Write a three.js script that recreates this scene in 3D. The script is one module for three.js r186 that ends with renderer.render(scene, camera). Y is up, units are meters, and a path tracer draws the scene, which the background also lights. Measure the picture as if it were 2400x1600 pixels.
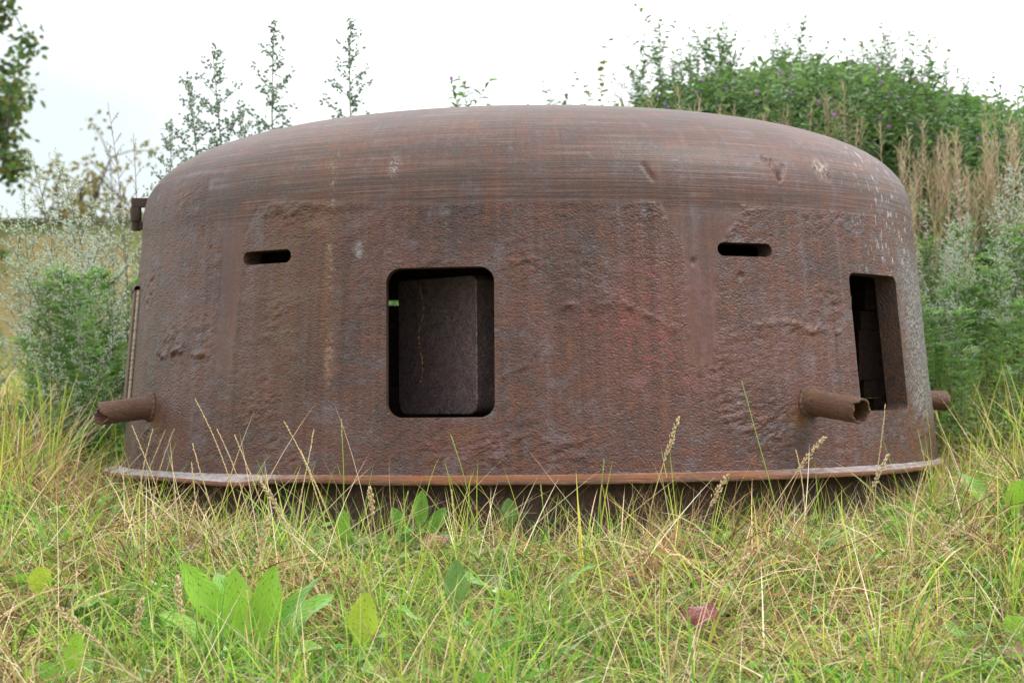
import * as THREE from 'three';
import { mergeGeometries } from 'three/addons/utils/BufferGeometryUtils.js';
import { Brush, Evaluator, SUBTRACTION } from 'three-bvh-csg';

// ------------------------------------------------------------------ camera, sky, sun, exposure
const scene = new THREE.Scene();
const EYE = 0.33, DIST = 5.75;
const camera = new THREE.PerspectiveCamera(20.12, 1024 / 682, 0.05, 400);
camera.position.set(-0.048, EYE, DIST);
camera.rotation.order = 'YXZ';
camera.rotation.set(0.02963, 0, -0.0105);
camera.focus = 4.35;
camera.userData.fStop = 6.6;

const renderer = new THREE.WebGLRenderer({ antialias: true });
renderer.toneMapping = THREE.LinearToneMapping;
renderer.toneMappingExposure = 1.75;
renderer.shadowMap.enabled = true;

// ------------------------------------------------------------------ noise and random helpers
function rngOf(a) { return () => { a |= 0; a = a + 0x6D2B79F5 | 0; let t = Math.imul(a ^ a >>> 15, 1 | a); t = t + Math.imul(t ^ t >>> 7, 61 | t) ^ t; return ((t ^ t >>> 14) >>> 0) / 4294967296; }; }
const PERM = new Uint8Array(512);
{ const r = rngOf(77), p = [...Array(256).keys()]; for (let i = 255; i > 0; i--) { const j = Math.floor(r() * (i + 1)); [p[i], p[j]] = [p[j], p[i]]; } for (let i = 0; i < 512; i++) PERM[i] = p[i & 255]; }
const VAL = new Float32Array(256); { const r = rngOf(5); for (let i = 0; i < 256; i++) VAL[i] = r() * 2 - 1; }
function grad(h, x, y, z) { const u = (h & 8) ? y : x, v = (h & 4) ? ((h & 2) ? x : z) : y; return ((h & 1) ? -u : u) + ((h & 2) ? -v : v); }
function noise(x, y, z = 0) {
  const xf = Math.floor(x), yf = Math.floor(y), zf = Math.floor(z), X = xf & 255, Y = yf & 255, Z = zf & 255;
  x -= xf; y -= yf; z -= zf;
  const u = x * x * x * (x * (x * 6 - 15) + 10), v = y * y * y * (y * (y * 6 - 15) + 10), w = z * z * z * (z * (z * 6 - 15) + 10);
  const A = PERM[X] + Y, AA = PERM[A & 255] + Z, AB = PERM[(A + 1) & 255] + Z, B = PERM[X + 1] + Y, BA = PERM[B & 255] + Z, BB = PERM[(B + 1) & 255] + Z;
  const l = (a, b, t) => a + (b - a) * t;
  return l(l(l(grad(PERM[AA & 255], x, y, z), grad(PERM[BA & 255], x - 1, y, z), u), l(grad(PERM[AB & 255], x, y - 1, z), grad(PERM[BB & 255], x - 1, y - 1, z), u), v),
    l(l(grad(PERM[(AA + 1) & 255], x, y, z - 1), grad(PERM[(BA + 1) & 255], x - 1, y, z - 1), u), l(grad(PERM[(AB + 1) & 255], x, y - 1, z - 1), grad(PERM[(BB + 1) & 255], x - 1, y - 1, z - 1), u), v), w);
}
function fbm(x, y, z, oct = 4) { let s = 0, a = 0.5, f = 1; for (let i = 0; i < oct; i++) { s += a * noise(x * f, y * f, z * f); a *= 0.5; f *= 2.03; } return s; }
const clamp = (x, a = 0, b = 1) => Math.min(b, Math.max(a, x));
const ss = (a, b, x) => { const t = clamp((x - a) / (b - a)); return t * t * (3 - 2 * t); };
const lerp = (a, b, t) => a + (b - a) * t;
const mix3 = (a, b, t) => [lerp(a[0], b[0], t), lerp(a[1], b[1], t), lerp(a[2], b[2], t)];
const RAD = Math.PI / 180;
const V = (x, y, z) => new THREE.Vector3(x, y, z);

// ------------------------------------------------------------------ overcast sky
{
  const W = 512, H = 256, d = new Float32Array(W * H * 4);
  for (let j = 0; j < H; j++) {
    const el = ((j + 0.5) / H - 0.5) * Math.PI, y = Math.sin(el), c = Math.cos(el);
    for (let i = 0; i < W; i++) {
      const az = ((i + 0.5) / W - 0.5) * 2 * Math.PI, x = Math.cos(az) * c, z = Math.sin(az) * c;
      const yy = Math.max(y, 0), n = fbm(x * 2.2 + 45, yy * 4.4 + 76.5, z * 2.2 + 27, 4) * 1.5, k = clamp(0.5 + n);
      const L = 0.98 * (1 + 0.75 * yy), o = (j * W + i) * 4, m = 0.46 + 0.60 * k;
      d[o] = L * m * (0.885 + 0.12 * k); d[o + 1] = L * m * (0.99 + 0.012 * k); d[o + 2] = L * m * 1.01; d[o + 3] = 1;
    }
  }
  const t = new THREE.DataTexture(d, W, H, THREE.RGBAFormat, THREE.FloatType);
  t.mapping = THREE.EquirectangularReflectionMapping; t.magFilter = t.minFilter = THREE.LinearFilter; t.needsUpdate = true;
  scene.background = t; scene.environment = t;
}
const sun = new THREE.DirectionalLight(new THREE.Color(1, 0.97, 0.92), 1.3);
sun.position.set(9, 12, 3); sun.target.position.set(0, 0.3, 0);
sun.castShadow = true; sun.shadow.radius = 45; sun.shadow.mapSize.set(2048, 2048);
Object.assign(sun.shadow.camera, { left: -8, right: 8, top: 8, bottom: -8, near: 1, far: 40 });
scene.add(sun, sun.target);

// ------------------------------------------------------------------ building helpers
const taken = {};
function numbered(n) { taken[n] = (taken[n] ?? -1) + 1; return taken[n] ? n + '_' + String(taken[n]).padStart(3, '0') : n; }
function shade(o) { o.traverse((m) => { if (m.isMesh) { m.castShadow = true; m.receiveShadow = true; } }); return o; }
function part(name, geometry, material, parent) { const m = new THREE.Mesh(geometry, material); m.name = name; m.castShadow = m.receiveShadow = true; parent.add(m); return m; }
function thing(name, label, category, x = 0, y = 0, z = 0, group) {
  const g = new THREE.Group(); g.name = numbered(name); g.position.set(x, y, z); g.userData = { label, category }; if (group) g.userData.group = group;
  scene.add(g); return g;
}
function single(name, geometry, material, label, category, group, kind) {
  const m = new THREE.Mesh(geometry, material); m.name = numbered(name); m.castShadow = m.receiveShadow = true;
  m.userData = {}; if (label) m.userData.label = label; if (category) m.userData.category = category; if (group) m.userData.group = group; if (kind) m.userData.kind = kind;
  scene.add(m); return m;
}
function copyOf(root, label, group) { const c = root.clone(); c.name = numbered(root.name.replace(/_\d{3}$/, '')); c.userData = { ...root.userData, label }; if (group) c.userData.group = group; scene.add(c); return c; }
// collects coloured strips, tubes and beads into one geometry
class Mesher {
  constructor() { this.p = []; this.c = []; this.t = []; this.u = []; }
  v(x, y, z, col, u = 0, w = 0) { this.p.push(x, y, z); this.c.push(col[0], col[1], col[2]); this.u.push(u, w); return this.p.length / 3 - 1; }
  tri(a, b, c) { this.t.push(a, b, c); }
  // a blade of grass or a narrow leaf: starts at p along d, sags by droop, ends in a point
  blade(p, d, len, wid, droop, col, seg = 5, twist = 0, shape = 0, tip = null) {
    const dir = d.clone().normalize(), pos = p.clone(), side = V(-dir.z, 0, dir.x);
    if (side.lengthSq() < 1e-4) side.set(1, 0, 0);
    side.normalize().applyAxisAngle(dir, twist);
    let a = -1, b = -1;
    for (let i = 0; i <= seg; i++) {
      const t = i / seg, w = wid * 0.5 * (shape === 0 ? Math.pow(1 - t, 0.6) : Math.pow(Math.sin(Math.PI * Math.min(0.999, 0.06 + t * 0.94)), 0.8));
      const cc = tip && t > 0.6 ? tip : col;
      if (i === seg) { const e = this.v(pos.x, pos.y, pos.z, cc, 0.5, 1); this.tri(a, b, e); break; }
      const n1 = this.v(pos.x - side.x * w, pos.y - side.y * w, pos.z - side.z * w, cc, 0, t), n2 = this.v(pos.x + side.x * w, pos.y + side.y * w, pos.z + side.z * w, cc, 1, t);
      if (a >= 0) { this.tri(a, b, n2); this.tri(a, n2, n1); }
      a = n1; b = n2;
      pos.addScaledVector(dir, len / seg); dir.y -= droop / seg; dir.normalize();
    }
    return pos;
  }
  tube(pts, r0, r1, col, sides = 4, col2 = null) {
    let prev = null; const n = pts.length;
    for (let i = 0; i < n; i++) {
      const d = V().subVectors(pts[Math.min(n - 1, i + 1)], pts[Math.max(0, i - 1)]).normalize();
      const a = Math.abs(d.y) < 0.9 ? V(0, 1, 0) : V(1, 0, 0), s = V().crossVectors(d, a).normalize(), q = V().crossVectors(s, d), r = lerp(r0, r1, i / (n - 1)), ring = [];
      const cc = col2 ? mix3(col, col2, i / (n - 1)) : col;
      for (let k = 0; k < sides; k++) { const t = k / sides * 2 * Math.PI, c = Math.cos(t) * r, e = Math.sin(t) * r; ring.push(this.v(pts[i].x + s.x * c + q.x * e, pts[i].y + s.y * c + q.y * e, pts[i].z + s.z * c + q.z * e, cc, k / sides, i / n)); }
      if (prev) for (let k = 0; k < sides; k++) { const l = (k + 1) % sides; this.tri(prev[k], prev[l], ring[l]); this.tri(prev[k], ring[l], ring[k]); }
      prev = ring;
    }
  }
  bead(p, d, r, len, col) {   // a small pointed bud
    const dir = d.clone().normalize(), a = Math.abs(dir.y) < 0.9 ? V(0, 1, 0) : V(1, 0, 0), s = V().crossVectors(dir, a).normalize(), q = V().crossVectors(s, dir);
    const lo = this.v(p.x - dir.x * len / 2, p.y - dir.y * len / 2, p.z - dir.z * len / 2, col), hi = this.v(p.x + dir.x * len / 2, p.y + dir.y * len / 2, p.z + dir.z * len / 2, col), m = [];
    for (let k = 0; k < 4; k++) { const t = k * Math.PI / 2 + 0.4, c = Math.cos(t) * r, e = Math.sin(t) * r; m.push(this.v(p.x + s.x * c + q.x * e, p.y + s.y * c + q.y * e, p.z + s.z * c + q.z * e, col)); }
    for (let k = 0; k < 4; k++) { const l = (k + 1) % 4; this.tri(lo, m[l], m[k]); this.tri(hi, m[k], m[l]); }
  }
  // broad leaf: rows across the blade with a folded midrib, wavy edge, optional teeth
  leaf(p, d, up, len, wid, col, { droop = 0.5, fold = 0.25, wave = 0.12, teeth = 0, rows = 9, base = 0.25, seed = 0 } = {}) {
    const dir = d.clone().normalize(), pos = p.clone(); let prev = null;
    const side = V().crossVectors(dir, up).normalize();
    for (let i = 0; i <= rows; i++) {
      const t = i / rows; let w = wid * 0.5 * Math.pow(Math.sin(Math.PI * Math.min(0.992, t * 0.97 + 0.022)), 0.55) * (0.35 + 0.65 * ss(0, 0.5, t));
      if (teeth) w *= 1 - teeth * ((i % 2) ? 0.55 : 0);
      const nrm = V().crossVectors(side, dir).normalize(), f = fold * w, wv = (k) => wave * w * Math.sin(t * 9 + k + seed * 3);
      const row = [];
      for (const k of [-1, -0.5, 0, 0.5, 1]) { const e = Math.abs(k); const o = f * e + (e > 0.9 ? wv(k) : 0); row.push(this.v(pos.x + side.x * w * k + nrm.x * o, pos.y + side.y * w * k + nrm.y * o, pos.z + side.z * w * k + nrm.z * o, col, (k + 1) / 2, t)); }
      if (prev) for (let k = 0; k < 4; k++) { this.tri(prev[k], prev[k + 1], row[k + 1]); this.tri(prev[k], row[k + 1], row[k]); }
      prev = row; pos.addScaledVector(dir, len / rows); dir.y -= droop / rows; dir.normalize();
    }
  }
  build() {
    const g = new THREE.BufferGeometry();
    g.setAttribute('position', new THREE.Float32BufferAttribute(this.p, 3)); g.setAttribute('color', new THREE.Float32BufferAttribute(this.c, 3)); g.setAttribute('uv', new THREE.Float32BufferAttribute(this.u, 2));
    g.setIndex(this.t); g.computeVertexNormals(); return g;
  }
}
function dataTexture(w, h, f, srgb) {   // f(u, v) -> [r, g, b] in 0..1, linear values for colour maps
  const d = new Uint8Array(w * h * 4), enc = (x) => { x = clamp(x); return Math.round(255 * (srgb ? (x <= 0.0031308 ? x * 12.92 : 1.055 * Math.pow(x, 1 / 2.4) - 0.055) : x)); };
  for (let j = 0; j < h; j++) for (let i = 0; i < w; i++) { const c = f((i + 0.5) / w, (j + 0.5) / h, i, j), o = (j * w + i) * 4; d[o] = enc(c[0]); d[o + 1] = enc(c[1]); d[o + 2] = enc(c[2]); d[o + 3] = 255; }
  const t = new THREE.DataTexture(d, w, h); t.wrapS = t.wrapT = THREE.RepeatWrapping; t.magFilter = THREE.LinearFilter; t.minFilter = THREE.LinearFilter; if (srgb) t.colorSpace = THREE.SRGBColorSpace; t.needsUpdate = true; return t;
}
const leafMat = (o = {}) => new THREE.MeshPhysicalMaterial({ vertexColors: true, roughness: 1, transmission: 0.4, thickness: 0, side: THREE.DoubleSide, ...o });
const M_grass = leafMat({ transmission: 0.38 });
const M_leaf = leafMat({ transmission: 0.45 });
const M_solid = new THREE.MeshStandardMaterial({ vertexColors: true, roughness: 0.8, side: THREE.DoubleSide });

// ------------------------------------------------------------------ the ground
const softplus = (x) => x > 30 ? x : Math.log1p(Math.exp(x));
function groundY(x, z) {
  const f = -0.02 + 0.06 * ss(0.85, 1.35, Math.abs(x)) - 0.030 * softplus((Math.min(z, 7) - 1.2) / 0.15);
  const h = 1.05 * ss(-0.7, -3.0, z) * ss(-1.9, 0.9, x) * (1 - ss(7, 16, Math.abs(x))) + 0.30 * ss(1.2, 2.5, x) * ss(1.0, -1.2, z) * ss(-3.0, -1.4, z) * (1 - ss(6, 14, x)) + 0.38 * Math.exp(-(((x - 1.15) / 1.05) ** 2)) * ss(-1.7, -3.0, z);
  const l = 0.07 * ss(-1.1, -2.2, x) * ss(1.5, -0.5, z);
  const r = Math.hypot(x, z);
  return f + h * ss(1.1, 1.5, r) + l + 0.02 * noise(x * 1.7, z * 1.7, 3.3) + 0.036 * noise(x * 4.4, z * 4.4, 8.1) * ss(1.2, 1.5, r);
}
{
  const axis = (n, near, far) => { const a = []; for (let i = -n; i <= n; i++) { const t = i / n; a.push(Math.sign(t) * (near * Math.abs(t) + (far - near) * Math.abs(t) ** 5)); } return a; };
  const xs = axis(110, 6, 150), zs = axis(110, 7, 150), pos = [], uv = [], idx = [];
  for (const z of zs) for (const x of xs) { pos.push(x, groundY(x, z), z); uv.push(x / 2, z / 2); }
  const n = xs.length; for (let j = 0; j < zs.length - 1; j++) for (let i = 0; i < n - 1; i++) { const a = j * n + i; idx.push(a, a + n, a + 1, a + 1, a + n, a + n + 1); }
  const g = new THREE.BufferGeometry(); g.setAttribute('position', new THREE.Float32BufferAttribute(pos, 3)); g.setAttribute('uv', new THREE.Float32BufferAttribute(uv, 2)); g.setIndex(idx); g.computeVertexNormals();
  const per = (u, v, f, s) => { // tileable noise on a torus
    const a = u * 2 * Math.PI, b = v * 2 * Math.PI; return fbm(Math.cos(a) * f + s, Math.sin(a) * f + Math.cos(b) * f, Math.sin(b) * f + s, 4); };
  const map = dataTexture(512, 512, (u, v) => { const a = per(u, v, 6, 1), b = per(u, v, 20, 4), k = clamp(0.5 + a * 1.5); let c = mix3([0.055, 0.045, 0.022], [0.06, 0.08, 0.022], k); c = mix3(c, [0.11, 0.085, 0.042], clamp(b * 2.2 + 0.1)); return c; }, true);
  const bump = dataTexture(256, 256, (u, v) => { const a = 0.5 + per(u, v, 14, 7) ; return [a, a, a]; });
  single('ground', g, new THREE.MeshStandardMaterial({ map, bumpMap: bump, bumpScale: 0.03, roughness: 0.95 }), null, null, null, 'structure');
}

// ------------------------------------------------------------------ the armoured steel cupola
const HB = -0.1857, R1 = 1.1324, H1 = 0.4598, RB = 1.1922, TOP = 0.81, EA = 2.6249, EM = 3.1091;   // heights below are measured from eye level
const profile = [];   // outer wall: [radius, height, arc length]
{
  const wall = 130; for (let i = 0; i < wall; i++) { const k = i / wall; profile.push([RB + (R1 - RB) * k, HB + (H1 - HB) * k]); }
  const raw = []; for (let i = 0; i <= 1400; i++) { const t = i / 1400 * Math.PI / 2; raw.push([R1 * Math.cos(t) ** (2 / EA), H1 + (TOP - H1) * Math.sin(t) ** (2 / EM)]); }
  let acc = 0, last = raw[0], step = 0.005; profile.push([...raw[0]]);
  for (const q of raw) { acc += Math.hypot(q[0] - last[0], q[1] - last[1]); last = q; if (q[0] < 0.45) step = 0.05; if (acc >= step && q[0] > 0.012) { profile.push([...q]); acc = 0; } }
  profile.push([0.004, TOP]);
  let s = 0; profile.forEach((q, i) => { if (i) s += Math.hypot(q[0] - profile[i - 1][0], q[1] - profile[i - 1][1]); q.push(s); });
}
const SMAX = 1.36;   // arc length that the wall texture covers
const atS = (s) => { let i = 1; while (i < profile.length - 1 && profile[i][2] < s) i++; const a = profile[i - 1], b = profile[i], t = clamp((s - a[2]) / (b[2] - a[2])); return [lerp(a[0], b[0], t), lerp(a[1], b[1], t)]; };

// machined band at the top and the two ground-off strips that run down from it: 1 = machined, 0 = rough casting
function machined(th, h, wob) {
  const edge = th < -49 ? lerp(0.60, 0.615, ss(-49, -75, th)) : th < -47 ? lerp(0.51, 0.60, ss(-47, -49, th)) : th < -36 ? 0.50 : lerp(0.497, 0.471, ss(-36, -12, th));
  let m = ss(-0.004, 0.004, h - edge - wob * 0.006);
  const strip = (c0, c1, topH, wTop, neckH, w, botH) => {
    const k = clamp((topH - h) / (topH - botH)), c = lerp(c0, c1, k), hw = h > neckH ? lerp(w, wTop, ss(neckH, topH, h)) : w * (1 - 0.25 * k);
    return ss(0.35, -0.35, Math.abs(th - c) - hw - wob * 0.5) * ss(botH - 0.012, botH + 0.02, h + wob * 0.012) * (h < topH + 0.02 ? 1 : 0);
  };
  m = Math.max(m, strip(-41.6, -42.4, 0.515, 6.6, 0.41, 2.3, 0.072), strip(21.9, 20.6, 0.475, 5.6, 0.345, 2.3, 0.075));
  return m;
}
const cracks = [   // raised seams in the casting: [theta, height] points, width, rise
  [[[-59, 0.135], [-57.5, 0.12], [-55, 0.128], [-52.5, 0.137], [-50, 0.132], [-47.5, 0.117], [-45, 0.125]], 0.006, 0.006],
  [[[-3.2, 0.05], [-1, 0.08], [1, 0.12], [2.6, 0.16], [4.2, 0.222], [6.5, 0.218], [9, 0.228], [11.5, 0.218], [14, 0.196], [15.6, 0.182], [17.5, 0.16], [19, 0.155]], 0.005, 0.0035],
  [[[27, 0.178], [29, 0.172], [31, 0.185], [34, 0.18], [37, 0.163], [40, 0.168], [43, 0.158]], 0.006, 0.0045],
  [[[-38, 0.15], [-35, 0.158], [-32, 0.172], [-29.5, 0.165]], 0.005, 0.0025],
  [[[-49, 0.45], [-47, 0.40], [-44.5, 0.385]], 0.004, -0.003], [[[-37.5, 0.49], [-39, 0.45], [-40, 0.40]], 0.004, -0.003],
];
const segDist = (px, py, a, b) => { const dx = b[0] - a[0], dy = b[1] - a[1], t = clamp(((px - a[0]) * dx + (py - a[1]) * dy) / (dx * dx + dy * dy)); return Math.hypot(px - a[0] - dx * t, py - a[1] - dy * t); };
const RM = 1.15 * RAD;   // metres per degree
for (const c of cracks) { c[0] = c[0].map(([t, h]) => [t * RM, h]); c.push(Math.min(...c[0].map((q) => q[0])) - 0.03, Math.max(...c[0].map((q) => q[0])) + 0.03, Math.min(...c[0].map((q) => q[1])) - 0.03, Math.max(...c[0].map((q) => q[1])) + 0.03); }
const gouges = [[14.2, 0.565, 15.4, 0.528, 0.0055, 0.0035], [32.0, 0.598, 33.9, 0.543, 0.005, 0.0045], [35.0, 0.578, 34.2, 0.548, 0.008, 0.003], [33.2, 0.59, 34.0, 0.545, 0.004, 0.004], [41.5, 0.57, 43.5, 0.56, 0.012, 0.003]];
// outward offset of the casting's skin in metres
function relief(th, h, r) {
  const a = th * RAD, x = Math.sin(a) * r, z = Math.cos(a) * r, sx = th * RM;
  const wob = noise(x * 22, h * 22, z * 22), m = machined(th, h, wob * 0.6 + noise(x * 70, h * 70, z * 70) * 0.4);
  // flaky casting: warped ridges, steeper below than above
  const wx = 0.012 * noise(x * 30 + 5, h * 30, z * 30), wy = 0.012 * noise(x * 30, h * 30 + 9, z * 30);
  const patch = 0.2 + 1.3 * ss(-0.05, 0.40, fbm(x * 5 + 3, h * 5, z * 5, 2));
  const n1 = noise((x + wx) * 38, (h + wy) * 50, z * 38), n2 = noise((x + wx * 2) * 85, (h + wy) * 110, z * 85);
  const flake = (1 - Math.abs(n1)) * 0.0004 + Math.max(0, n2) * 0.0006 + 0.00028 * layers(x, h, z);
  let d = (0.0022 * fbm(x * 7, h * 7, z * 7, 3) + patch * flake) * (1 - m) + m * (-0.0012 + 0.0012 * fbm(x * 6, h * 9, z * 6, 2));
  for (const [pts, w, rise, x0, x1, y0, y1] of cracks) {
    if (sx < x0 || sx > x1 || h < y0 || h > y1) continue;
    let q = 9; const jx = sx + 0.012 * noise(sx * 60, h * 60, 2), jy = h + 0.012 * noise(sx * 60, h * 60, 7);
    for (let i = 1; i < pts.length; i++) q = Math.min(q, segDist(jx, jy, pts[i - 1], pts[i]));
    d += rise * 0.85 * Math.exp(-((q / w) ** 2)) * clamp(0.7 + 1.6 * noise(sx * 28, h * 28, 4), 0, 1.6);
  }
  for (const [t0, h0, t1, h1, w, dep] of gouges) { const q = segDist(sx, h, [t0 * RM, h0], [t1 * RM, h1]); if (q < w * 2.2) d -= dep * Math.exp(-((q / w) ** 4)) * (0.75 + 0.9 * Math.abs(noise(sx * 160, h * 40, 3))); }
  { const q = Math.hypot(sx - 26.75 * RM, h - 0.2957); d += 0.0012 * Math.exp(-(((q - 0.0125) / 0.003) ** 2)) - 0.004 * ss(0.0115, 0.0095, q); }
  { const q = Math.hypot(sx - 20.25 * RM, (h - 0.3285) * 0.7); d -= 0.006 * ss(0.008, 0.003, q); }
  return d;
}
// colours of the rusted skin (albedo), by angle, height and position
const BROWN = [0.116, 0.046, 0.032], DARK = [0.040, 0.021, 0.018], GREY = [0.142, 0.100, 0.106], ORANGE = [0.205, 0.068, 0.016], RED = [0.23, 0.036, 0.020], OCHRE = [0.13, 0.060, 0.016];
const terrace = (v) => { const f = Math.floor(v); return f + ss(0.6, 1, v - f); };
const layers = (x, h, z) => terrace((fbm(x * 36 + 0.4 * noise(x * 90, h * 90, z * 90), h * 52 - x * 12, z * 36, 4) + 0.5) * 7);
const blob = (th, h, t0, h0, rt, rh) => Math.exp(-(((th - t0) / rt) ** 2) - ((h - h0) / rh) ** 2);
function rust(th, h, r, s) {
  const a = th * RAD, x = Math.sin(a) * r, z = Math.cos(a) * r, wob = noise(x * 22, h * 22, z * 22), m = machined(th, h, wob * 0.6 + noise(x * 70, h * 70, z * 70) * 0.4);
  const f1 = fbm(x * 4, h * 4, z * 4 + 9, 4), f2 = fbm(x * 17 + 3, h * 17, z * 17, 4), f3 = fbm(x * 70, h * 70, z * 70, 3), sp = noise(x * 190, h * 190, z * 190), sp2 = noise(x * 330, h * 330, z * 330);
  const run = fbm(th * 0.55, h * 1.3, 5, 3), runs = fbm(th * 1.9, h * 1.7, 15, 3);
  const lay = (1 - m) * (layers(x, h, z) - 3.5);
  let c = mix3(BROWN, DARK, clamp(0.26 + f1 * 1.4 + f2 * 0.9 + f3 * 1.4 + sp * 0.7 - lay * 0.12));
  c = mix3(c, GREY, clamp(-0.08 + f2 * 1.8 + f3 * 1.0 + sp * 0.5 - f1 * 0.7) * 0.85);
  c = mix3(c, ORANGE, clamp(-0.22 + f2 * -1.0 + runs * 0.9 + sp2 * 0.5 + sp * 0.3) * 0.9);
  // water runs: soft dark and grey streaks down the wall and the band
  { const a1 = fbm(th * 0.9, s * 1.1, 31, 4), a2 = fbm(th * 2.6, s * 2.2, 41, 3); c = mix3(c, DARK, clamp(a1 * 1.7 - 0.05 + 0.5 * a2) * 0.7); c = mix3(c, GREY, clamp(-a1 * 1.5 - 0.16 + 0.7 * a2 + 0.5 * f3) * 0.6); }
  // red rust bloom
  const red = blob(th, h, 14.3, 0.27, 3.4, 0.10) + 0.95 * blob(th, h, 10, 0.17, 7, 0.07) + 0.7 * blob(th, h, 16, 0.06, 8, 0.09) + 0.8 * blob(th, h, -9.5, -0.10, 6, 0.035) + 0.45 * blob(th, h, -19, 0.38, 4, 0.1) + 0.55 * blob(th, h, 21, 0.25, 2.4, 0.12) + 0.35 * blob(th, h, -40, 0.25, 2, 0.09) + 0.3 * blob(th, h, 30, 0.1, 7, 0.1);
  c = mix3(c, RED, clamp(red * (0.22 + 2.2 * f2 + 1.5 * f3 + 0.9 * sp)) * 0.7);
  // ochre runs left of the centre
  const och = blob(th, h, -30, 0.40, 6, 0.2) + 0.6 * blob(th, h, -34, 0.1, 8, 0.2) + 0.5 * blob(th, h, -20, 0.58, 18, 0.05);
  c = mix3(c, OCHRE, clamp(och * (0.55 + 1.3 * f2 + 0.9 * runs)) * 0.8);
  if (h > 0.38 || (m > 0.5 && th > -50)) c = mix3(c, mix3(GREY, ORANGE, clamp(0.3 + run)), 0.16 * m);
  // turning lines of the machined band
  if (h > 0.44) { const l1 = noise(s * 160, th * 0.05, 1), l2 = noise(s * 420, th * 0.12, 4), k = clamp(0.42 * l1 + 0.5 * l2) * m; c = mix3(c, [0.26, 0.19, 0.165], k * 0.75); c = mix3(c, DARK, clamp(-0.5 * l1 - 0.35 * l2) * m * 0.8); const dk = ss(0.6, 0.95, noise(s * 30, th * 0.03, 8) + 0.55 + 0.4 * f2) * m; c = mix3(c, [0.075, 0.042, 0.032], dk * 0.7); }
  // pale vertical run and its orange fringe
  { const t0 = -25.6 + 0.35 * noise(h * 9, 3, 3), k = 0.7 * Math.exp(-(((th - t0) / 0.45) ** 2)) * ss(0.18, 0.3, h) * (1 - ss(0.60, 0.64, h)); c = mix3(c, [0.33, 0.25, 0.20], clamp(k * (0.1 + 1.6 * f3 + 1.2 * sp + 0.8 * f2))); const o = Math.exp(-(((th - t0 + 1.2) / 1.3) ** 2)) * ss(0.1, 0.2, h); c = mix3(c, ORANGE, clamp(o * (0.25 + runs + f2)) * 0.6); }
  { const k = blob(th, h, -25.2, 0.10, 0.5, 0.06); c = mix3(c, [0.36, 0.22, 0.13], clamp(k * (0.5 + f3 * 2))); }
  { const k = blob(th, h, -21.6, 0.365, 0.45, 0.02); c = mix3(c, [0.30, 0.29, 0.29], clamp(k * (0.8 + f3))); }
  { const k = blob(th, h, -17.2, 0.57, 0.6, 0.022) ; c = mix3(c, [0.42, 0.38, 0.36], clamp(k * (0.2 + sp2 * 2.2 + f3))); }
  // blackish lichen dots on the left of the band
  { const k = (blob(th, h, -33, 0.6, 12, 0.09) + 0.7 * blob(th, h, -10, 0.6, 9, 0.09)) * ss(0.44, 0.5, h); const d = ss(0.34, 0.5, noise(x * 95, h * 95, z * 95) + 0.45 * noise(x * 30, h * 30, z * 30)); c = mix3(c, [0.055, 0.062, 0.052], clamp(k * d)); }
  // rust run below the pipes
  { const k = blob(th, h, -58.5, -0.045, 2.4, 0.05) + blob(th, h, 34.2, -0.06, 1.6, 0.03); c = mix3(c, [0.16, 0.068, 0.02], clamp(k * (0.6 + f2))); }
  // pale grey speckle with dark flecks on the right flank, chalky splashes above it
  { const k = ss(57, 66, th + 4 * f2) * ss(0.46, 0.28, h + 0.05 * f2) * ss(-0.13, 0.02, h), g = clamp(0.5 + 1.1 * noise(x * 120, h * 120, z * 120) + 0.8 * noise(x * 230, h * 230, z * 230)); c = mix3(c, mix3([0.05, 0.045, 0.04], [0.38, 0.37, 0.37], g), k * 0.72); }
  { const k = ss(44, 58, th + 6 * f2) * ss(0.22, 0.40, h) * (1 - ss(0.68, 0.72, h)), cell = noise(th * 1.5, h * 32, 6), cell2 = noise(th * 2.6, h * 55, 16); const d = Math.max(ss(0.44, 0.56, cell), 0.8 * ss(0.46, 0.58, cell2)); c = mix3(c, [0.42, 0.40, 0.40], clamp(k * d * (0.75 + sp * 0.9))); }
  { const k = blob(th, h, 42.5, 0.585, 1.6, 0.02); c = mix3(c, [0.40, 0.34, 0.30], clamp(k * (0.5 + sp + f3 * 2))); }
  const gr = grain(th * RM, s), gr2 = grain(th * RM + 7.3, s + 3.1), t = (1 + 0.34 * f3 + 0.2 * sp2 + 0.16 * gr) * 0.93; c = mix3(c, ORANGE, clamp(gr2 * 0.45 - 0.24)); c = mix3(c, [0.12, 0.13, 0.15], clamp(-gr2 * 0.5 - 0.22 + 0.5 * f2)); return [c[0] * t, c[1] * t, c[2] * t];
}
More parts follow.
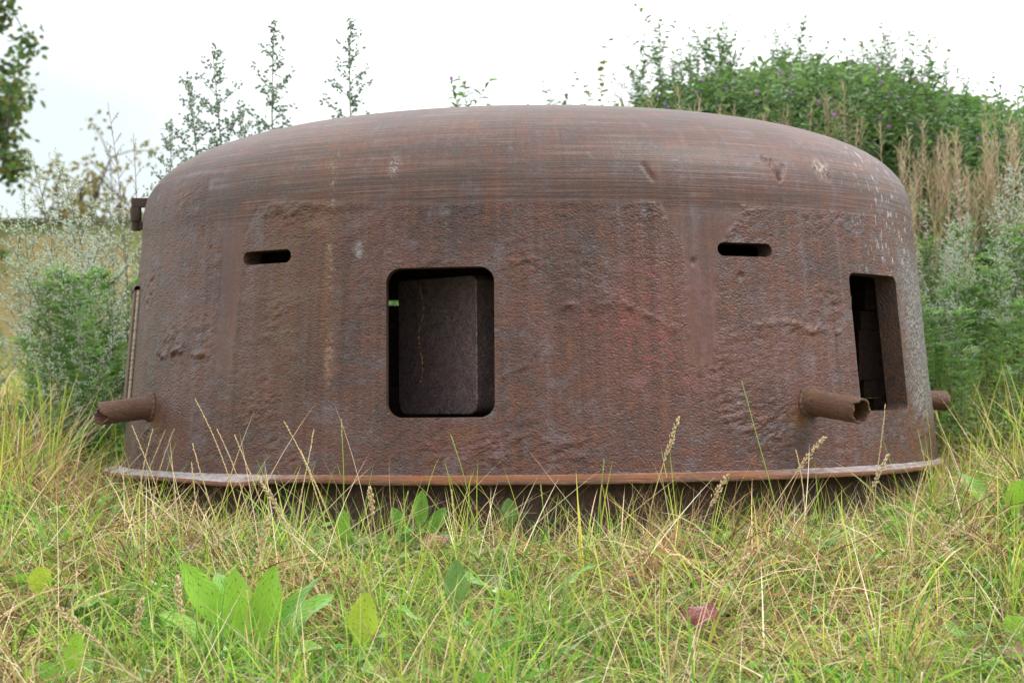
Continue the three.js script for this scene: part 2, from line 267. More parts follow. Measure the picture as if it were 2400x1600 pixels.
// engraved scribbles above the left slit, drawn as strokes [theta offset in mm, height offset in mm]
const strokes = (() => {
  const glyph = { 2: [[0, 7], [2, 9], [4, 7], [0, 0], [4, 0]], 0: [[2, 8], [0, 5], [1, 0], [3, 0], [4, 5], [2, 8]], 6: [[4, 9], [0, 4], [1, 0], [4, 1], [3, 4], [0, 3]], 7: [[0, 8], [4, 8], [1, 0]], 9: [[4, 6], [1, 8], [0, 5], [4, 5], [3, 0]], k: [[0, 12], [0, 0], [0, 4], [3, 8], [0, 4], [3, 0]], o: [[2, 6], [0, 3], [2, 0], [4, 3], [2, 6]], n: [[0, 0], [0, 6], [3, 5], [4, 0]], E: [[4, 7], [0, 7], [0, 3], [3, 3], [0, 3], [0, 0], [4, 0]] };
  const out = []; const put = (text, th, h, gap) => [...text].forEach((ch, i) => { const g = glyph[ch]; for (let k = 1; k < g.length; k++) { const P = (q) => [th * RM + (i * gap + q[0] * 1.1) / 1000, h + (q[1] * 1.15 + i * 0.4) / 1000]; out.push([P(g[k - 1]), P(g[k])]); } });
  put('20konE', -33.2, 0.452, 7.5); put('7669', -32.4, 0.400, 8.5); return out;
})();
const grain = (a, b) => { const i = Math.floor(a * 520) | 0, j = Math.floor(b * 620) | 0; return VAL[PERM[(PERM[i & 255] + j) & 255]] * 0.7 + VAL[PERM[(PERM[(i >> 1) & 255] + (j >> 1) * 3) & 255]] * 0.5; };
function fineRelief(th, h, r, s) {   // metres, for the bump map
  const a = th * RAD, x = Math.sin(a) * r, z = Math.cos(a) * r, wob = noise(x * 22, h * 22, z * 22), m = machined(th, h, wob * 0.6 + noise(x * 70, h * 70, z * 70) * 0.4), sx = th * RM;
  const n1 = noise(x * 140, h * 170, z * 140), n2 = noise(x * 270, h * 300, z * 270);
  const patch = 0.2 + 1.3 * ss(-0.05, 0.40, fbm(x * 5 + 3, h * 5, z * 5, 2));
  let d = (1 - m) * (0.0003 * n1 + 0.0010 * n2 + 0.0008 * grain(sx, h) - 0.0012 * ss(0.25, 0.55, noise(x * 110, h * 190, z * 110)) + patch * (0.0006 * (layers(x, h, z) - 3.5) + 0.0010 * Math.max(0, noise(x * 70 + h * 25, h * 110, z * 70)))) + m * (0.0002 * n2 + 0.0002 * grain(sx, h));
  if (h > 0.44) d += m * (0.0005 * noise(s * 160, th * 0.05, 1) + 0.00045 * noise(s * 420, th * 0.12, 4));
  else d += m * 0.0002 * noise(s * 60, th * 8, 2);
  if (th > -35 && th < -27 && h > 0.39 && h < 0.48) for (const [p, q] of strokes) { const e = segDist(sx, h, p, q); if (e < 0.003) d -= 0.0016 * Math.exp(-((e / 0.0011) ** 2)); }
  return d;
}
console.log('textures');
const skinMap = dataTexture(2048, 1024, (u, v) => { const th = (u - 0.5) * 180, s = v * SMAX, [r, h] = atS(s); return rust(th, h, r, s); }, true);
const skinBump = dataTexture(2048, 1024, (u, v) => { const th = (u - 0.5) * 180, s = v * SMAX, [r, h] = atS(s), q = clamp(0.5 + fineRelief(th, h, r, s) / 0.008); return [q, q, q]; });
const M_skin = new THREE.MeshPhysicalMaterial({ map: skinMap, bumpMap: skinBump, bumpScale: 0.0055, roughness: 0.48, metalness: 0, specularIntensity: 0.85 });
// plain rusted steel for the cut faces, the inside and the fittings (uv in half metres)
const tileN = (u, v, f, s) => { const a = u * 2 * Math.PI, b = v * 2 * Math.PI; return fbm(Math.cos(a) * f + s, Math.sin(a) * f + Math.cos(b) * f * 0.99, Math.sin(b) * f - s, 4); };
const plateMap = dataTexture(512, 512, (u, v) => { const f = tileN(u, v, 3, 2), g = tileN(u, v, 11, 6), k = tileN(u, v, 26, 9); let c = mix3([0.10, 0.052, 0.036], [0.05, 0.034, 0.03], clamp(0.4 + f * 1.6)); c = mix3(c, [0.19, 0.075, 0.026], clamp(g * 1.8 - 0.05)); c = mix3(c, [0.03, 0.024, 0.022], ss(0.16, 0.3, k)); return c; }, true);
const plateBump = dataTexture(512, 512, (u, v) => { const q = clamp(0.5 + tileN(u, v, 11, 6) * 0.8 - 0.6 * ss(0.14, 0.3, tileN(u, v, 26, 9))); return [q, q, q]; });
const M_plate = new THREE.MeshStandardMaterial({ map: plateMap, bumpMap: plateBump, bumpScale: 0.003, roughness: 0.72, side: THREE.DoubleSide });
const darkMap = dataTexture(512, 512, (u, v) => { const f = tileN(u, v, 3, 12), k = tileN(u, v, 30, 19), g = tileN(u, v, 12, 29); let c = mix3([0.19, 0.14, 0.145], [0.11, 0.075, 0.072], clamp(0.5 + f * 1.8)); c = mix3(c, [0.25, 0.21, 0.23], clamp(k * 2.4)); c = mix3(c, [0.20, 0.075, 0.04], clamp(g * 2.6 - 0.05)); c = mix3(c, [0.016, 0.012, 0.012], ss(0.08, 0.2, -k)); return c; }, true);
const M_dark = new THREE.MeshStandardMaterial({ map: darkMap, bumpMap: plateBump, bumpScale: 0.002, roughness: 0.36, side: THREE.DoubleSide });

const cupola = thing('armoured_cupola', 'large domed rusty steel armoured cupola with cut openings, standing in the grass', 'cupola');
{
  // closed shell: finely divided where the front shows, coarse behind
  const cols = []; for (let t = -96; t <= 96.001; t += 0.26) cols.push(t); const back = 56; for (let i = 1; i <= back; i++) cols.push(96 + (168 * i) / back);   // the last equals -96 + 360
  const rows = []; for (const [r, h, s] of profile) rows.push([r, h, s, 1]);
  const T = 0.06, inner = []; for (let i = 0; i <= 40; i++) { const q = profile[Math.round((1 - i / 40) * (profile.length - 1))]; inner.push([Math.max(0.003, q[0] - T * ss(0.0, 0.3, q[0])), i === 40 ? HB : q[1] - T * ss(0.5, 0.75, q[1]), 0, 0]); }
  const all = [...rows, ...inner], nc = cols.length, pos = [], uv = [], idx = [];
  for (const [r, h, s, out] of all) for (let j = 0; j < nc; j++) {
    let th = cols[j]; const a = th * RAD, tt = th > 180 ? th - 360 : th, fold = Math.abs(tt) <= 90 ? tt : Math.sign(tt) * (180 - Math.abs(tt));
    const f = j === 0 || j === nc - 1 ? 0 : 1;
    let d = out && r > 0.02 && h > HB + 0.001 ? relief(fold, h, r) : 0; if (r < 0.5) d *= ss(0.02, 0.5, r);
    const wallish = ss(0.9, 1.1, r), rr = r + d * wallish, hh = h + d * (1 - wallish) + (out ? 0.4 * d * (1 - ss(0.55, 0.45, h)) * wallish : 0);
    pos.push(Math.sin(a) * rr, hh + EYE, Math.cos(a) * rr); uv.push(fold / 180 + 0.5, out ? Math.min(s / SMAX, 0.998) : 0.1 + 0.5 * h);
  }
  const nr = all.length; for (let i = 0; i < nr; i++) { const k = (i + 1) % nr; for (let j = 0; j < nc - 1; j++) { const a = i * nc + j, b = k * nc + j; idx.push(a, a + 1, b + 1, a, b + 1, b); } }
  const g = new THREE.BufferGeometry(); g.setAttribute('position', new THREE.Float32BufferAttribute(pos, 3)); g.setAttribute('uv', new THREE.Float32BufferAttribute(uv, 2)); g.setIndex(idx); g.computeVertexNormals();
  console.log('shell', idx.length / 3);
  const rounded = (w, h, r) => { const s = new THREE.Shape(), x = -w / 2, y = -h / 2; s.moveTo(x + r, y); s.lineTo(x + w - r, y); s.absarc(x + w - r, y + r, r, -Math.PI / 2, 0); s.lineTo(x + w, y + h - r); s.absarc(x + w - r, y + h - r, r, 0, Math.PI / 2); s.lineTo(x + r, y + h); s.absarc(x + r, y + h - r, r, Math.PI / 2, Math.PI); s.lineTo(x, y + r); s.absarc(x + r, y + r, r, Math.PI, 1.5 * Math.PI); return s; };
  const cutter = (th, h, w, hh, r, yaw = 0) => { const e = new THREE.ExtrudeGeometry(rounded(w, hh, r), { depth: 0.5, bevelEnabled: false, curveSegments: 8 }); e.translate(0, 0, -0.26); e.rotateY(yaw * RAD); e.translate(0, h + EYE, 1.16); e.rotateY(th * RAD); const p = e.attributes.position, q = e.attributes.uv; for (let i = 0; i < p.count; i++) q.setXY(i, (p.getX(i) + p.getZ(i)) * 1.7, p.getY(i) * 2); return new Brush(e, M_plate); };
  let shell = new Brush(g, M_skin); const ev = new Evaluator(); ev.attributes = ['position', 'normal', 'uv']; ev.useGroups = true;
  const cuts = [[-11, 0.137, 0.264, 0.362, 0.036, 9], [52.4, 0.137, 0.266, 0.358, 0.022], [115, 0.137, 0.50, 0.36, 0.036], [-35.5, 0.361, 0.161, 0.034, 0.0168], [27.75, 0.361, 0.161, 0.034, 0.0168], [-154, 0.340, 0.161, 0.020, 0.009], [154, 0.361, 0.161, 0.034, 0.0168]];
  const cutGeos = cuts.map((c) => { const b = cutter(...c); b.updateMatrixWorld(); return b; });
  for (const b of cutGeos) { shell = ev.evaluate(shell, b, SUBTRACTION); shell.updateMatrixWorld(); }
  const m = new THREE.Mesh(shell.geometry, shell.material); m.name = 'shell'; m.castShadow = m.receiveShadow = true; m.userData.label = 'domed cast steel shell with machined upper band'; cupola.add(m);
  console.log('cut', shell.geometry.attributes.position.count, shell.geometry.groups.length);

  // base flange: a bent plate ring round the foot, and the drum below it
  const flangeRing = (() => {
    const n = 420, P = [], U = [], I = [], sec = [[1.186, 0.008], [1.196, 0.003], [1.220, 0.001], [1.2435, -0.002], [1.2475, -0.004], [1.2475, -0.012], [1.2445, -0.0145], [1.215, -0.0145], [1.10, -0.0145]];
    for (let i = 0; i <= n; i++) {
      const t = i / n * 360 - 180, a = t * RAD, x = Math.sin(a), z = Math.cos(a);
      const bend = -0.008 * Math.exp(-(((t + 37) / 7) ** 2)) + 0.006 * Math.exp(-(((t + 27) / 6) ** 2)) + 0.003 * noise(t * 0.07, 3, 1), ed = 0.003 * noise(x * 14, 5, z * 14) + 0.0022 * noise(x * 60, 9, z * 60) - 0.036 * ss(42, 66, t) * ss(150, 110, t);
      for (const [r, y] of sec) { const o = ss(1.19, 1.245, r); P.push(x * (r + ed * o), y + HB + EYE + (bend + 0.0015 * noise(x * 40, r * 90, z * 40)) * o - 0.003 * o, z * (r + ed * o)); U.push(t / 360 + 0.5, (sec.findIndex((e) => e[0] === r && e[1] === y) + 0.5) / sec.length); }
    }
    const k = sec.length; for (let i = 0; i < n; i++) for (let j = 0; j < k - 1; j++) { const a = i * k + j; I.push(a, a + k, a + 1, a + 1, a + k, a + k + 1); }
    const q = new THREE.BufferGeometry(); q.setAttribute('position', new THREE.Float32BufferAttribute(P, 3)); q.setAttribute('uv', new THREE.Float32BufferAttribute(U, 2)); q.setIndex(I); q.computeVertexNormals(); return q;
  })();
  const flangeMap = dataTexture(2048, 64, (u, v) => { const t = (u - 0.5) * 360, a = t * RAD, x = Math.sin(a) * 1.22, z = Math.cos(a) * 1.22, f = fbm(x * 9, v * 3, z * 9, 3), g2 = fbm(x * 45, v * 9, z * 45, 3), k = noise(x * 110, v * 16, z * 110); let c = mix3([0.24, 0.085, 0.026], [0.13, 0.055, 0.032], clamp(0.45 + f * 1.8)); const top = ss(0.48, 0.36, v), dep = top * clamp(ss(-22, -46, t + 8 * f) * 1.2 + ss(24, 40, t) * 0.8 + ss(0.2, 0.05, v) * 0.8); c = mix3(c, [0.44, 0.41, 0.43], clamp(dep * (0.75 + 1.6 * g2 + 0.5 * k))); return mix3(c, [0.05, 0.03, 0.025], ss(0.3, 0.5, k) * 0.6); }, true);  // left top paled with sky sheen in the colour, inner edge with weld scale
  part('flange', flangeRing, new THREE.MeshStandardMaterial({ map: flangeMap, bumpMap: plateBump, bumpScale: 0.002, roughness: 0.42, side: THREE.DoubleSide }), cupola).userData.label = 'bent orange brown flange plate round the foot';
  const drum = new THREE.LatheGeometry([V(1.12, 0, 0), V(1.158, 0, 0), V(1.155, 0.06, 0), V(1.158, 0.128, 0), V(1.10, 0.128, 0)].map((q) => new THREE.Vector2(q.x, q.y * 2.2 - 0.148)), 160);
  { const q = drum.attributes.uv; for (let i = 0; i < q.count; i++) q.setXY(i, q.getX(i) * 12, q.getY(i) * 0.5); }
  part('base_drum', drum, M_plate, cupola).userData.label = 'dark drum below the flange, half hidden by grass';
}
// weld beads, pipes, hinge, welded plate
function weldBead(pts, r, col, seed) {
  const c = new THREE.CatmullRomCurve3(pts), n = Math.round(c.getLength() / 0.004), P = [], rnd = rngOf(seed); for (let i = 0; i <= n; i++) P.push(c.getPoint(i / n));
  const m = new Mesher(), sides = 7; let prev = null;
  for (let i = 0; i <= n; i++) { const d = c.getTangent(i / n), s = V().crossVectors(d, V(0.3, 0.2, 1)).normalize(), q = V().crossVectors(s, d), rr = r * (0.75 + 0.35 * Math.abs(Math.sin(i * 0.9)) + 0.35 * (rnd() - 0.5)), ring = [], k0 = 0.8 + 0.4 * rnd();
    for (let k = 0; k < sides; k++) { const a = k / sides * 2 * Math.PI; ring.push(m.v(P[i].x + (s.x * Math.cos(a) + q.x * Math.sin(a)) * rr, P[i].y + (s.y * Math.cos(a) + q.y * Math.sin(a)) * rr, P[i].z + (s.z * Math.cos(a) + q.z * Math.sin(a)) * rr, [col[0] * k0, col[1] * k0, col[2] * k0])); }
    if (prev) for (let k = 0; k < sides; k++) { const l = (k + 1) % sides; m.tri(prev[k], prev[l], ring[l]); m.tri(prev[k], ring[l], ring[k]); } prev = ring; }
  return m.build();
}
const polar = (th, r, h) => V(Math.sin(th * RAD) * r, h + EYE, Math.cos(th * RAD) * r);
function pipe(th, h, r0, r1, dip, rad, ragged, seed, label) {
  const a = polar(th, r0, h), b = polar(th, r1, h - dip), dir = V().subVectors(b, a), L = dir.length(); dir.normalize();
  const s = V().crossVectors(dir, V(0, 1, 0)).normalize(), u = V().crossVectors(s, dir), n = 40, rowsO = 26, P = [], U = [], I = [];
  const end = (k) => 1 - ragged * Math.max(0, 0.3 + noise(Math.cos(k) * 1.1 + seed, Math.sin(k) * 1.1, seed)) - 0.035 * Math.abs(noise(Math.cos(k) * 14, Math.sin(k) * 14, seed + 3)) - 0.04 * ss(0.2, 0.4, noise(Math.cos(k) * 4, Math.sin(k) * 4, seed + 6));
  const rings = []; for (let i = 0; i <= rowsO; i++) rings.push([i / rowsO, 0]); rings.push([1, 0.35]); rings.push([1, 1]); for (let i = 8; i >= 0; i--) rings.push([i / 8, 1]);
  for (const [t, inn] of rings) for (let k = 0; k <= n; k++) { const w = k / n * 2 * Math.PI, e = end(w), tt = t * e, x = Math.cos(w), y = Math.sin(w), jag = t > 0.97 ? 0.0022 * noise(x * 7 + seed, y * 7, 5) : 0, bumpy = 0.0012 * noise(x * 4, y * 4, tt * 9 + seed), rr = rad + bumpy + jag - inn * 0.0045 * (1 + 0.6 * noise(x * 5, y * 5, 2 + seed)) + 0.004 * ss(0.28, 0.0, tt) * (1 - inn), q = a.clone().addScaledVector(dir, L * tt).addScaledVector(s, x * rr).addScaledVector(u, y * rr); P.push(q.x, q.y, q.z); U.push(k / n * 0.9, tt * L * 3.2); }
  for (let i = 0; i < rings.length - 1; i++) for (let k = 0; k < n; k++) { const p = i * (n + 1) + k; I.push(p, p + n + 1, p + 1, p + 1, p + n + 1, p + n + 2); }
  const g = new THREE.BufferGeometry(); g.setAttribute('position', new THREE.Float32BufferAttribute(P, 3)); g.setAttribute('uv', new THREE.Float32BufferAttribute(U, 2)); g.setIndex(I); g.computeVertexNormals();
  const m = part('pipe', g, M_pipe, cupola); m.userData.label = label;
  const wr = []; for (let k = 0; k <= 16; k++) { const w = k / 16 * 2 * Math.PI + 0.6, q = a.clone().addScaledVector(s, Math.cos(w) * (rad + 0.004)).addScaledVector(u, Math.sin(w) * (rad + 0.004)); const rr = Math.hypot(q.x, q.z), hh = q.y - EYE, want = RB + (R1 - RB) * clamp((hh - HB) / (H1 - HB)) + 0.002; q.x *= want / rr; q.z *= want / rr; wr.push(q); }
  part('weld_bead', weldBead(wr, 0.0058, [0.105, 0.058, 0.042], seed), M_solid, m);
  return m;
}
const pipeMap = dataTexture(512, 512, (u, v) => { const f = tileN(u, v, 4, 32), g = tileN(u, v, 9, 36), k = tileN(u, v, 22, 39); let c = mix3([0.105, 0.05, 0.034], [0.17, 0.072, 0.028], clamp(0.4 + f * 1.8)); c = mix3(c, [0.08, 0.05, 0.042], clamp(g * 1.6)); return mix3(c, [0.028, 0.022, 0.02], ss(0.17, 0.26, k)); }, true);
const M_pipe = new THREE.MeshStandardMaterial({ map: pipeMap, bumpMap: plateBump, bumpScale: 0.002, roughness: 0.6, side: THREE.DoubleSide });
pipe(-60.2, -0.012, 1.17, 1.325, 0.018, 0.0305, 0.14, 3, 'rusted pipe stub with broken mouth on the left flank');
pipe(36.2, -0.016, 1.17, 1.355, 0.024, 0.0315, 0.06, 8, 'open rusted pipe stub below the right window opening');
pipe(97, -0.012, 1.15, 1.30, 0.010, 0.030, 0.05, 13, 'dark pipe stub on the far right flank');
{
  // steel plate welded over the left window
  const P = [], U = [], I = [], nt = 18, nh = 24, wallR = (h) => RB + (R1 - RB) * (h - HB) / (H1 - HB);
  const t0 = -88.5, t1 = -72.8, h0 = -0.05, h1 = 0.316;
  const add = (t, h, o) => { const q = polar(t, wallR(h) + o, h); P.push(q.x, q.y, q.z); U.push(t / 25, h * 2); };
  for (let i = 0; i <= nt + 2; i++) for (let j = 0; j <= nh + 2; j++) { const e = i === 0 || i === nt + 2 || j === 0 || j === nh + 2, ii = clamp(i - 1, 0, nt), jj = clamp(j - 1, 0, nh); add(lerp(t0, t1, ii / nt), lerp(h0, h1, jj / nh), e ? -0.004 : 0.014); }
  const w = nh + 3; for (let i = 0; i < nt + 2; i++) for (let j = 0; j < nh + 2; j++) { const a = i * w + j; I.push(a, a + w, a + 1, a + 1, a + w, a + w + 1); }
  const g = new THREE.BufferGeometry(); g.setAttribute('position', new THREE.Float32BufferAttribute(P, 3)); g.setAttribute('uv', new THREE.Float32BufferAttribute(U, 2)); g.setIndex(I);
  const plate = part('welded_plate', g.toNonIndexed(), new THREE.MeshStandardMaterial({ map: dataTexture(256, 256, (u, v) => { const f = tileN(u, v, 4, 52), k = noise(u * 60, v * 3, 1); return mix3([0.15, 0.085, 0.068], [0.115, 0.065, 0.052], clamp(0.5 + f + k * 0.5)); }, true), roughness: 0.6, side: THREE.DoubleSide }), cupola);
  plate.geometry.computeVertexNormals(); plate.userData.label = 'smooth steel plate welded over an opening on the left edge';
  const line = (a, b, n, f) => Array.from({ length: n + 1 }, (_, i) => f(lerp(a, b, i / n)));
  part('weld_bead', weldBead(line(h0, h1, 8, (h) => polar(t1 + 0.35 + 0.06 * Math.sin(h * 40), wallR(h) + 0.004, h)), 0.0055, [0.36, 0.31, 0.22], 21), M_solid, plate);
  part('weld_bead', weldBead(line(t1, t0, 8, (t) => polar(t, wallR(h1) + 0.008, h1 + 0.004)), 0.011, [0.17, 0.115, 0.095], 22), M_solid, plate);
  part('weld_bead', weldBead(line(h0, h1, 8, (h) => polar(t0 - 0.3, wallR(h) + 0.004, h)), 0.0055, [0.36, 0.31, 0.22], 23), M_solid, plate);
  // hinge at the shoulder, left
  const hinge = new THREE.Group(); hinge.name = 'hinge'; hinge.position.copy(polar(-80, 1.150, 0.545)); hinge.rotation.y = -80 * RAD; hinge.scale.setScalar(0.86); cupola.add(hinge); hinge.userData.label = 'three knuckle rusty hinge on the left shoulder';
  const knuckle = (y, r, hh, x) => { const q = new THREE.CylinderGeometry(r, r * 0.98, hh, 14, 4); const p = q.attributes.position; for (let i = 0; i < p.count; i++) { const k = 1 + 0.07 * noise(p.getX(i) * 80 + y * 99, p.getY(i) * 80, p.getZ(i) * 80); p.setXYZ(i, p.getX(i) * k, p.getY(i), p.getZ(i) * k); } q.computeVertexNormals(); q.translate(x, y, 0); return q; };
  part('knuckle', knuckle(0.037, 0.0155, 0.030, 0), M_plate, hinge); part('knuckle', knuckle(-0.002, 0.0185, 0.044, 0.001), M_plate, hinge); part('knuckle', knuckle(-0.041, 0.0145, 0.033, 0), M_plate, hinge);
  const br = new THREE.BoxGeometry(0.03, 0.03, 0.07, 2, 2, 2).translate(0, 0.037, -0.04); part('bracket', br, M_plate, hinge);
  part('bracket', new THREE.BoxGeometry(0.022, 0.075, 0.022).translate(0, 0.018, -0.052), M_plate, hinge); part('bracket', new THREE.BoxGeometry(0.026, 0.026, 0.06).translate(0, -0.041, -0.04), M_plate, hinge);
}
{
  // fittings inside: a shield plate behind the front opening, dark housings to its left and behind the right opening
  const shape = (w, h, r) => { const s = new THREE.Shape(); s.moveTo(-w / 2 + r, 0); s.lineTo(w / 2 - r, 0); s.quadraticCurveTo(w / 2, 0, w / 2, r); s.lineTo(w / 2, h - 0.01); s.lineTo(w / 2 - 0.01, h); s.lineTo(-w / 2 + 0.016, h); s.quadraticCurveTo(-w / 2, h, -w / 2, h - 0.016); s.lineTo(-w / 2, r); s.quadraticCurveTo(-w / 2, 0, -w / 2 + r, 0); return s; };
  const shield = new THREE.ExtrudeGeometry(shape(0.29, 0.338, 0.03), { depth: 0.06, bevelEnabled: true, bevelSize: 0.003, bevelThickness: 0.003, bevelSegments: 2 });
  { const p = shield.attributes.position, q = shield.attributes.uv; for (let i = 0; i < p.count; i++) q.setXY(i, p.getX(i) * 2.2 + p.getZ(i) * 2.2, p.getY(i) * 2.2); }
  const sh = new THREE.Group(); sh.name = 'inner_shield'; sh.position.set(-0.193, EYE - 0.035, 0.855); sh.rotation.y = -0.8; cupola.add(sh); sh.userData.label = 'dark pitted steel shield box behind the front opening';
  part('shield_plate', shield, M_dark, sh);
  const streak = new Mesher(); { const r = rngOf(41); for (let i = 0; i < 46; i++) { const y = 0.08 + i * 0.0054, x = -0.055 + 0.008 * Math.sin(i * 0.23) + 0.0035 * (r() - 0.5) - 0.008 * (1 - i / 46), k = 0.6 + 0.6 * r(); if (r() < 0.8) streak.bead(V(x, y, 0.0635), V(0.2, 1, 0), 0.0022 + 0.0014 * r(), 0.009, [0.42 * k, 0.22 * k, 0.08 * k]); } }
  part('rust_run', streak.build(), M_solid, sh);
  const box = (w, h, d, x, y, z, ry, name) => { const g = new THREE.BoxGeometry(w, h, d); const p = g.attributes.position, q = g.attributes.uv; for (let i = 0; i < p.count; i++) q.setXY(i, (p.getX(i) + p.getZ(i)) * 3, p.getY(i) * 3); const m = part(name, g, M_plate, cupola); m.position.set(x, y + EYE, z); m.rotation.y = ry; return m; };
  box(0.08, 0.15, 0.06, -0.40, 0.105, 0.55, 0.2, 'housing');
  box(0.10, 0.13, 0.12, 0.975, 0.30, 0.35, 0.15, 'housing'); box(0.11, 0.052, 0.12, 0.965, 0.206, 0.35, 0.15, 'housing'); box(0.12, 0.136, 0.13, 0.963, 0.110, 0.35, 0.15, 'housing'); box(0.105, 0.05, 0.12, 0.970, 0.016, 0.35, 0.15, 'housing'); box(0.08, 0.13, 0.10, 0.988, -0.075, 0.35, 0.15, 'housing');
}
console.log('cupola done');
// ------------------------------------------------------------------ grass: nobody could count it
const GREEN = [[0.26, 0.50, 0.035], [0.14, 0.34, 0.025], [0.40, 0.58, 0.05], [0.08, 0.22, 0.02], [0.48, 0.54, 0.07]];
const M_straw = new THREE.MeshStandardMaterial({ vertexColors: true, roughness: 0.75, side: THREE.DoubleSide });
const STRAW = [[0.58, 0.45, 0.24], [0.50, 0.37, 0.18], [0.66, 0.54, 0.33], [0.42, 0.27, 0.12], [0.54, 0.38, 0.15], [0.24, 0.13, 0.05], [0.33, 0.18, 0.07], [0.15, 0.085, 0.035], [0.19, 0.12, 0.045]];
const pick = (r, a) => a[Math.floor(r() * a.length)];
const vary = (r, c, k = 0.2) => { const f = 1 + (r() - 0.5) * 2 * k; return [c[0] * f * (1 + (r() - 0.5) * k), c[1] * f, c[2] * f * (1 + (r() - 0.5) * k)]; };
const dirOf = (az, el) => V(Math.cos(az) * Math.cos(el), Math.sin(el), Math.sin(az) * Math.cos(el));
function tuft(seed, n, f) { const m = new Mesher(), r = rngOf(seed); for (let i = 0; i < n; i++) f(m, r, i); return m.build(); }
// short tangled turf is laid as patches; each patch has a straw layer and a green layer
const PATCH = 0.26;
function strawPatch(seed, n, share) {   // wisps that lie the same way
  const R = rngOf(seed * 7); let az = 0, cx = 0, cz = 0, left = 0, el = 0;
  return tuft(seed, n, (m, r) => { if (left-- <= 0) { az = R() * 6.283; cx = (R() - 0.5) * PATCH * 1.1; cz = (R() - 0.5) * PATCH * 1.1; left = 3 + R() * 14; el = R() < 0.75 ? (R() - 0.15) * 0.5 : 0.3 + R() * 0.7; }
    const c = r() < share ? vary(r, pick(r, STRAW), 0.25) : vary(r, pick(r, GREEN)); m.blade(V(cx + (r() - 0.5) * 0.05, 0.002 + r() * r() * 0.05, cz + (r() - 0.5) * 0.05), dirOf(az + (r() - 0.5) * 1.1, el + (r() - 0.5) * 0.4), 0.07 + r() * 0.18, 0.0016 + r() * 0.0026, 0.2 + r() * 1.1, c, 4, r() * 3); }); }
function greenPatch(seed, n) {   // small tussocks
  const R = rngOf(seed * 7); let cx = 0, cz = 0, left = 0, k = 1, cc = GREEN[0];
  return tuft(seed, n, (m, r) => { if (left-- <= 0) { cx = (R() - 0.5) * PATCH * 1.15; cz = (R() - 0.5) * PATCH * 1.15; left = 4 + R() * 16; k = 0.6 + R() * 0.75; cc = pick(R, GREEN); }
    const c = vary(r, r() < 0.6 ? cc : pick(r, GREEN), 0.2); m.blade(V(cx + (r() - 0.5) * 0.025, 0, cz + (r() - 0.5) * 0.025), dirOf(r() * 6.283, 0.3 + r() * 1.0), (0.055 + r() * 0.13) * k, 0.0024 + r() * 0.0042, 0.5 + r() * 1.9, c, 4, (r() - 0.5) * 2, 0, r() < 0.12 ? vary(r, STRAW[1]) : null); }); }
const P_straw = [11, 12, 13, 14, 15].map((s) => strawPatch(s, 660, 0.84)), P_turf = [21, 22, 23, 24, 25].map((s) => greenPatch(s, 400));
const P_tuft = [26, 27, 28].map((s) => tuft(s, 14, (m, r) => { const a = r() * 6.283, q = r() * 6.283, o = r() * 0.03; const c = r() < 0.55 ? vary(r, pick(r, GREEN)) : vary(r, pick(r, STRAW)); m.blade(V(Math.cos(q) * o, 0, Math.sin(q) * o), dirOf(a, 0.4 + r() * 1.0), 0.05 + r() * 0.09, 0.0016 + r() * 0.002, 0.5 + r() * 1.8, c, 4, (r() - 0.5) * 2); }));
const P_long = [31, 32, 33].map((s) => tuft(s, 7, (m, r) => { const a = r() * 6.283, o = r() * 0.02; const c = r() < 0.7 ? vary(r, pick(r, [GREEN[0], GREEN[2], GREEN[4]])) : vary(r, STRAW[0]); m.blade(V(Math.cos(a) * o, 0, Math.sin(a) * o), dirOf(a, 0.8 + r() * 0.65), 0.14 + r() * 0.2, 0.003 + r() * 0.0035, 0.6 + r() * 1.7, c, 7, (r() - 0.5) * 1.6, 0, r() < 0.3 ? vary(r, STRAW[0]) : null); }));
const P_stem = [41, 42, 43, 44].map((s) => tuft(s, 4, (m, r) => { const a = r() * 6.283, o = r() * 0.06, c = vary(r, pick(r, [STRAW[0], STRAW[2], STRAW[1], [0.62, 0.50, 0.30]]), 0.15); m.blade(V(Math.cos(a * 3) * o, 0, Math.sin(a * 3) * o), dirOf(a, 0.2 + r() * 1.0), 0.16 + r() * 0.26, 0.0022 + r() * 0.0012, 0.1 + r() * 0.6, c, 6, r()); }));
const P_cover = [51, 52].map((s) => tuft(s, 14, (m, r) => { const a = r() * 6.283, o = 0.01 + r() * 0.05, c = vary(r, [0.18, 0.36, 0.05], 0.3); m.blade(V(Math.cos(a) * o, 0.015 + r() * 0.05, Math.sin(a) * o), dirOf(r() * 6.283, 0.3), 0.012 + r() * 0.022, 0.009 + r() * 0.012, 0.3, c, 4, r(), 1); }));
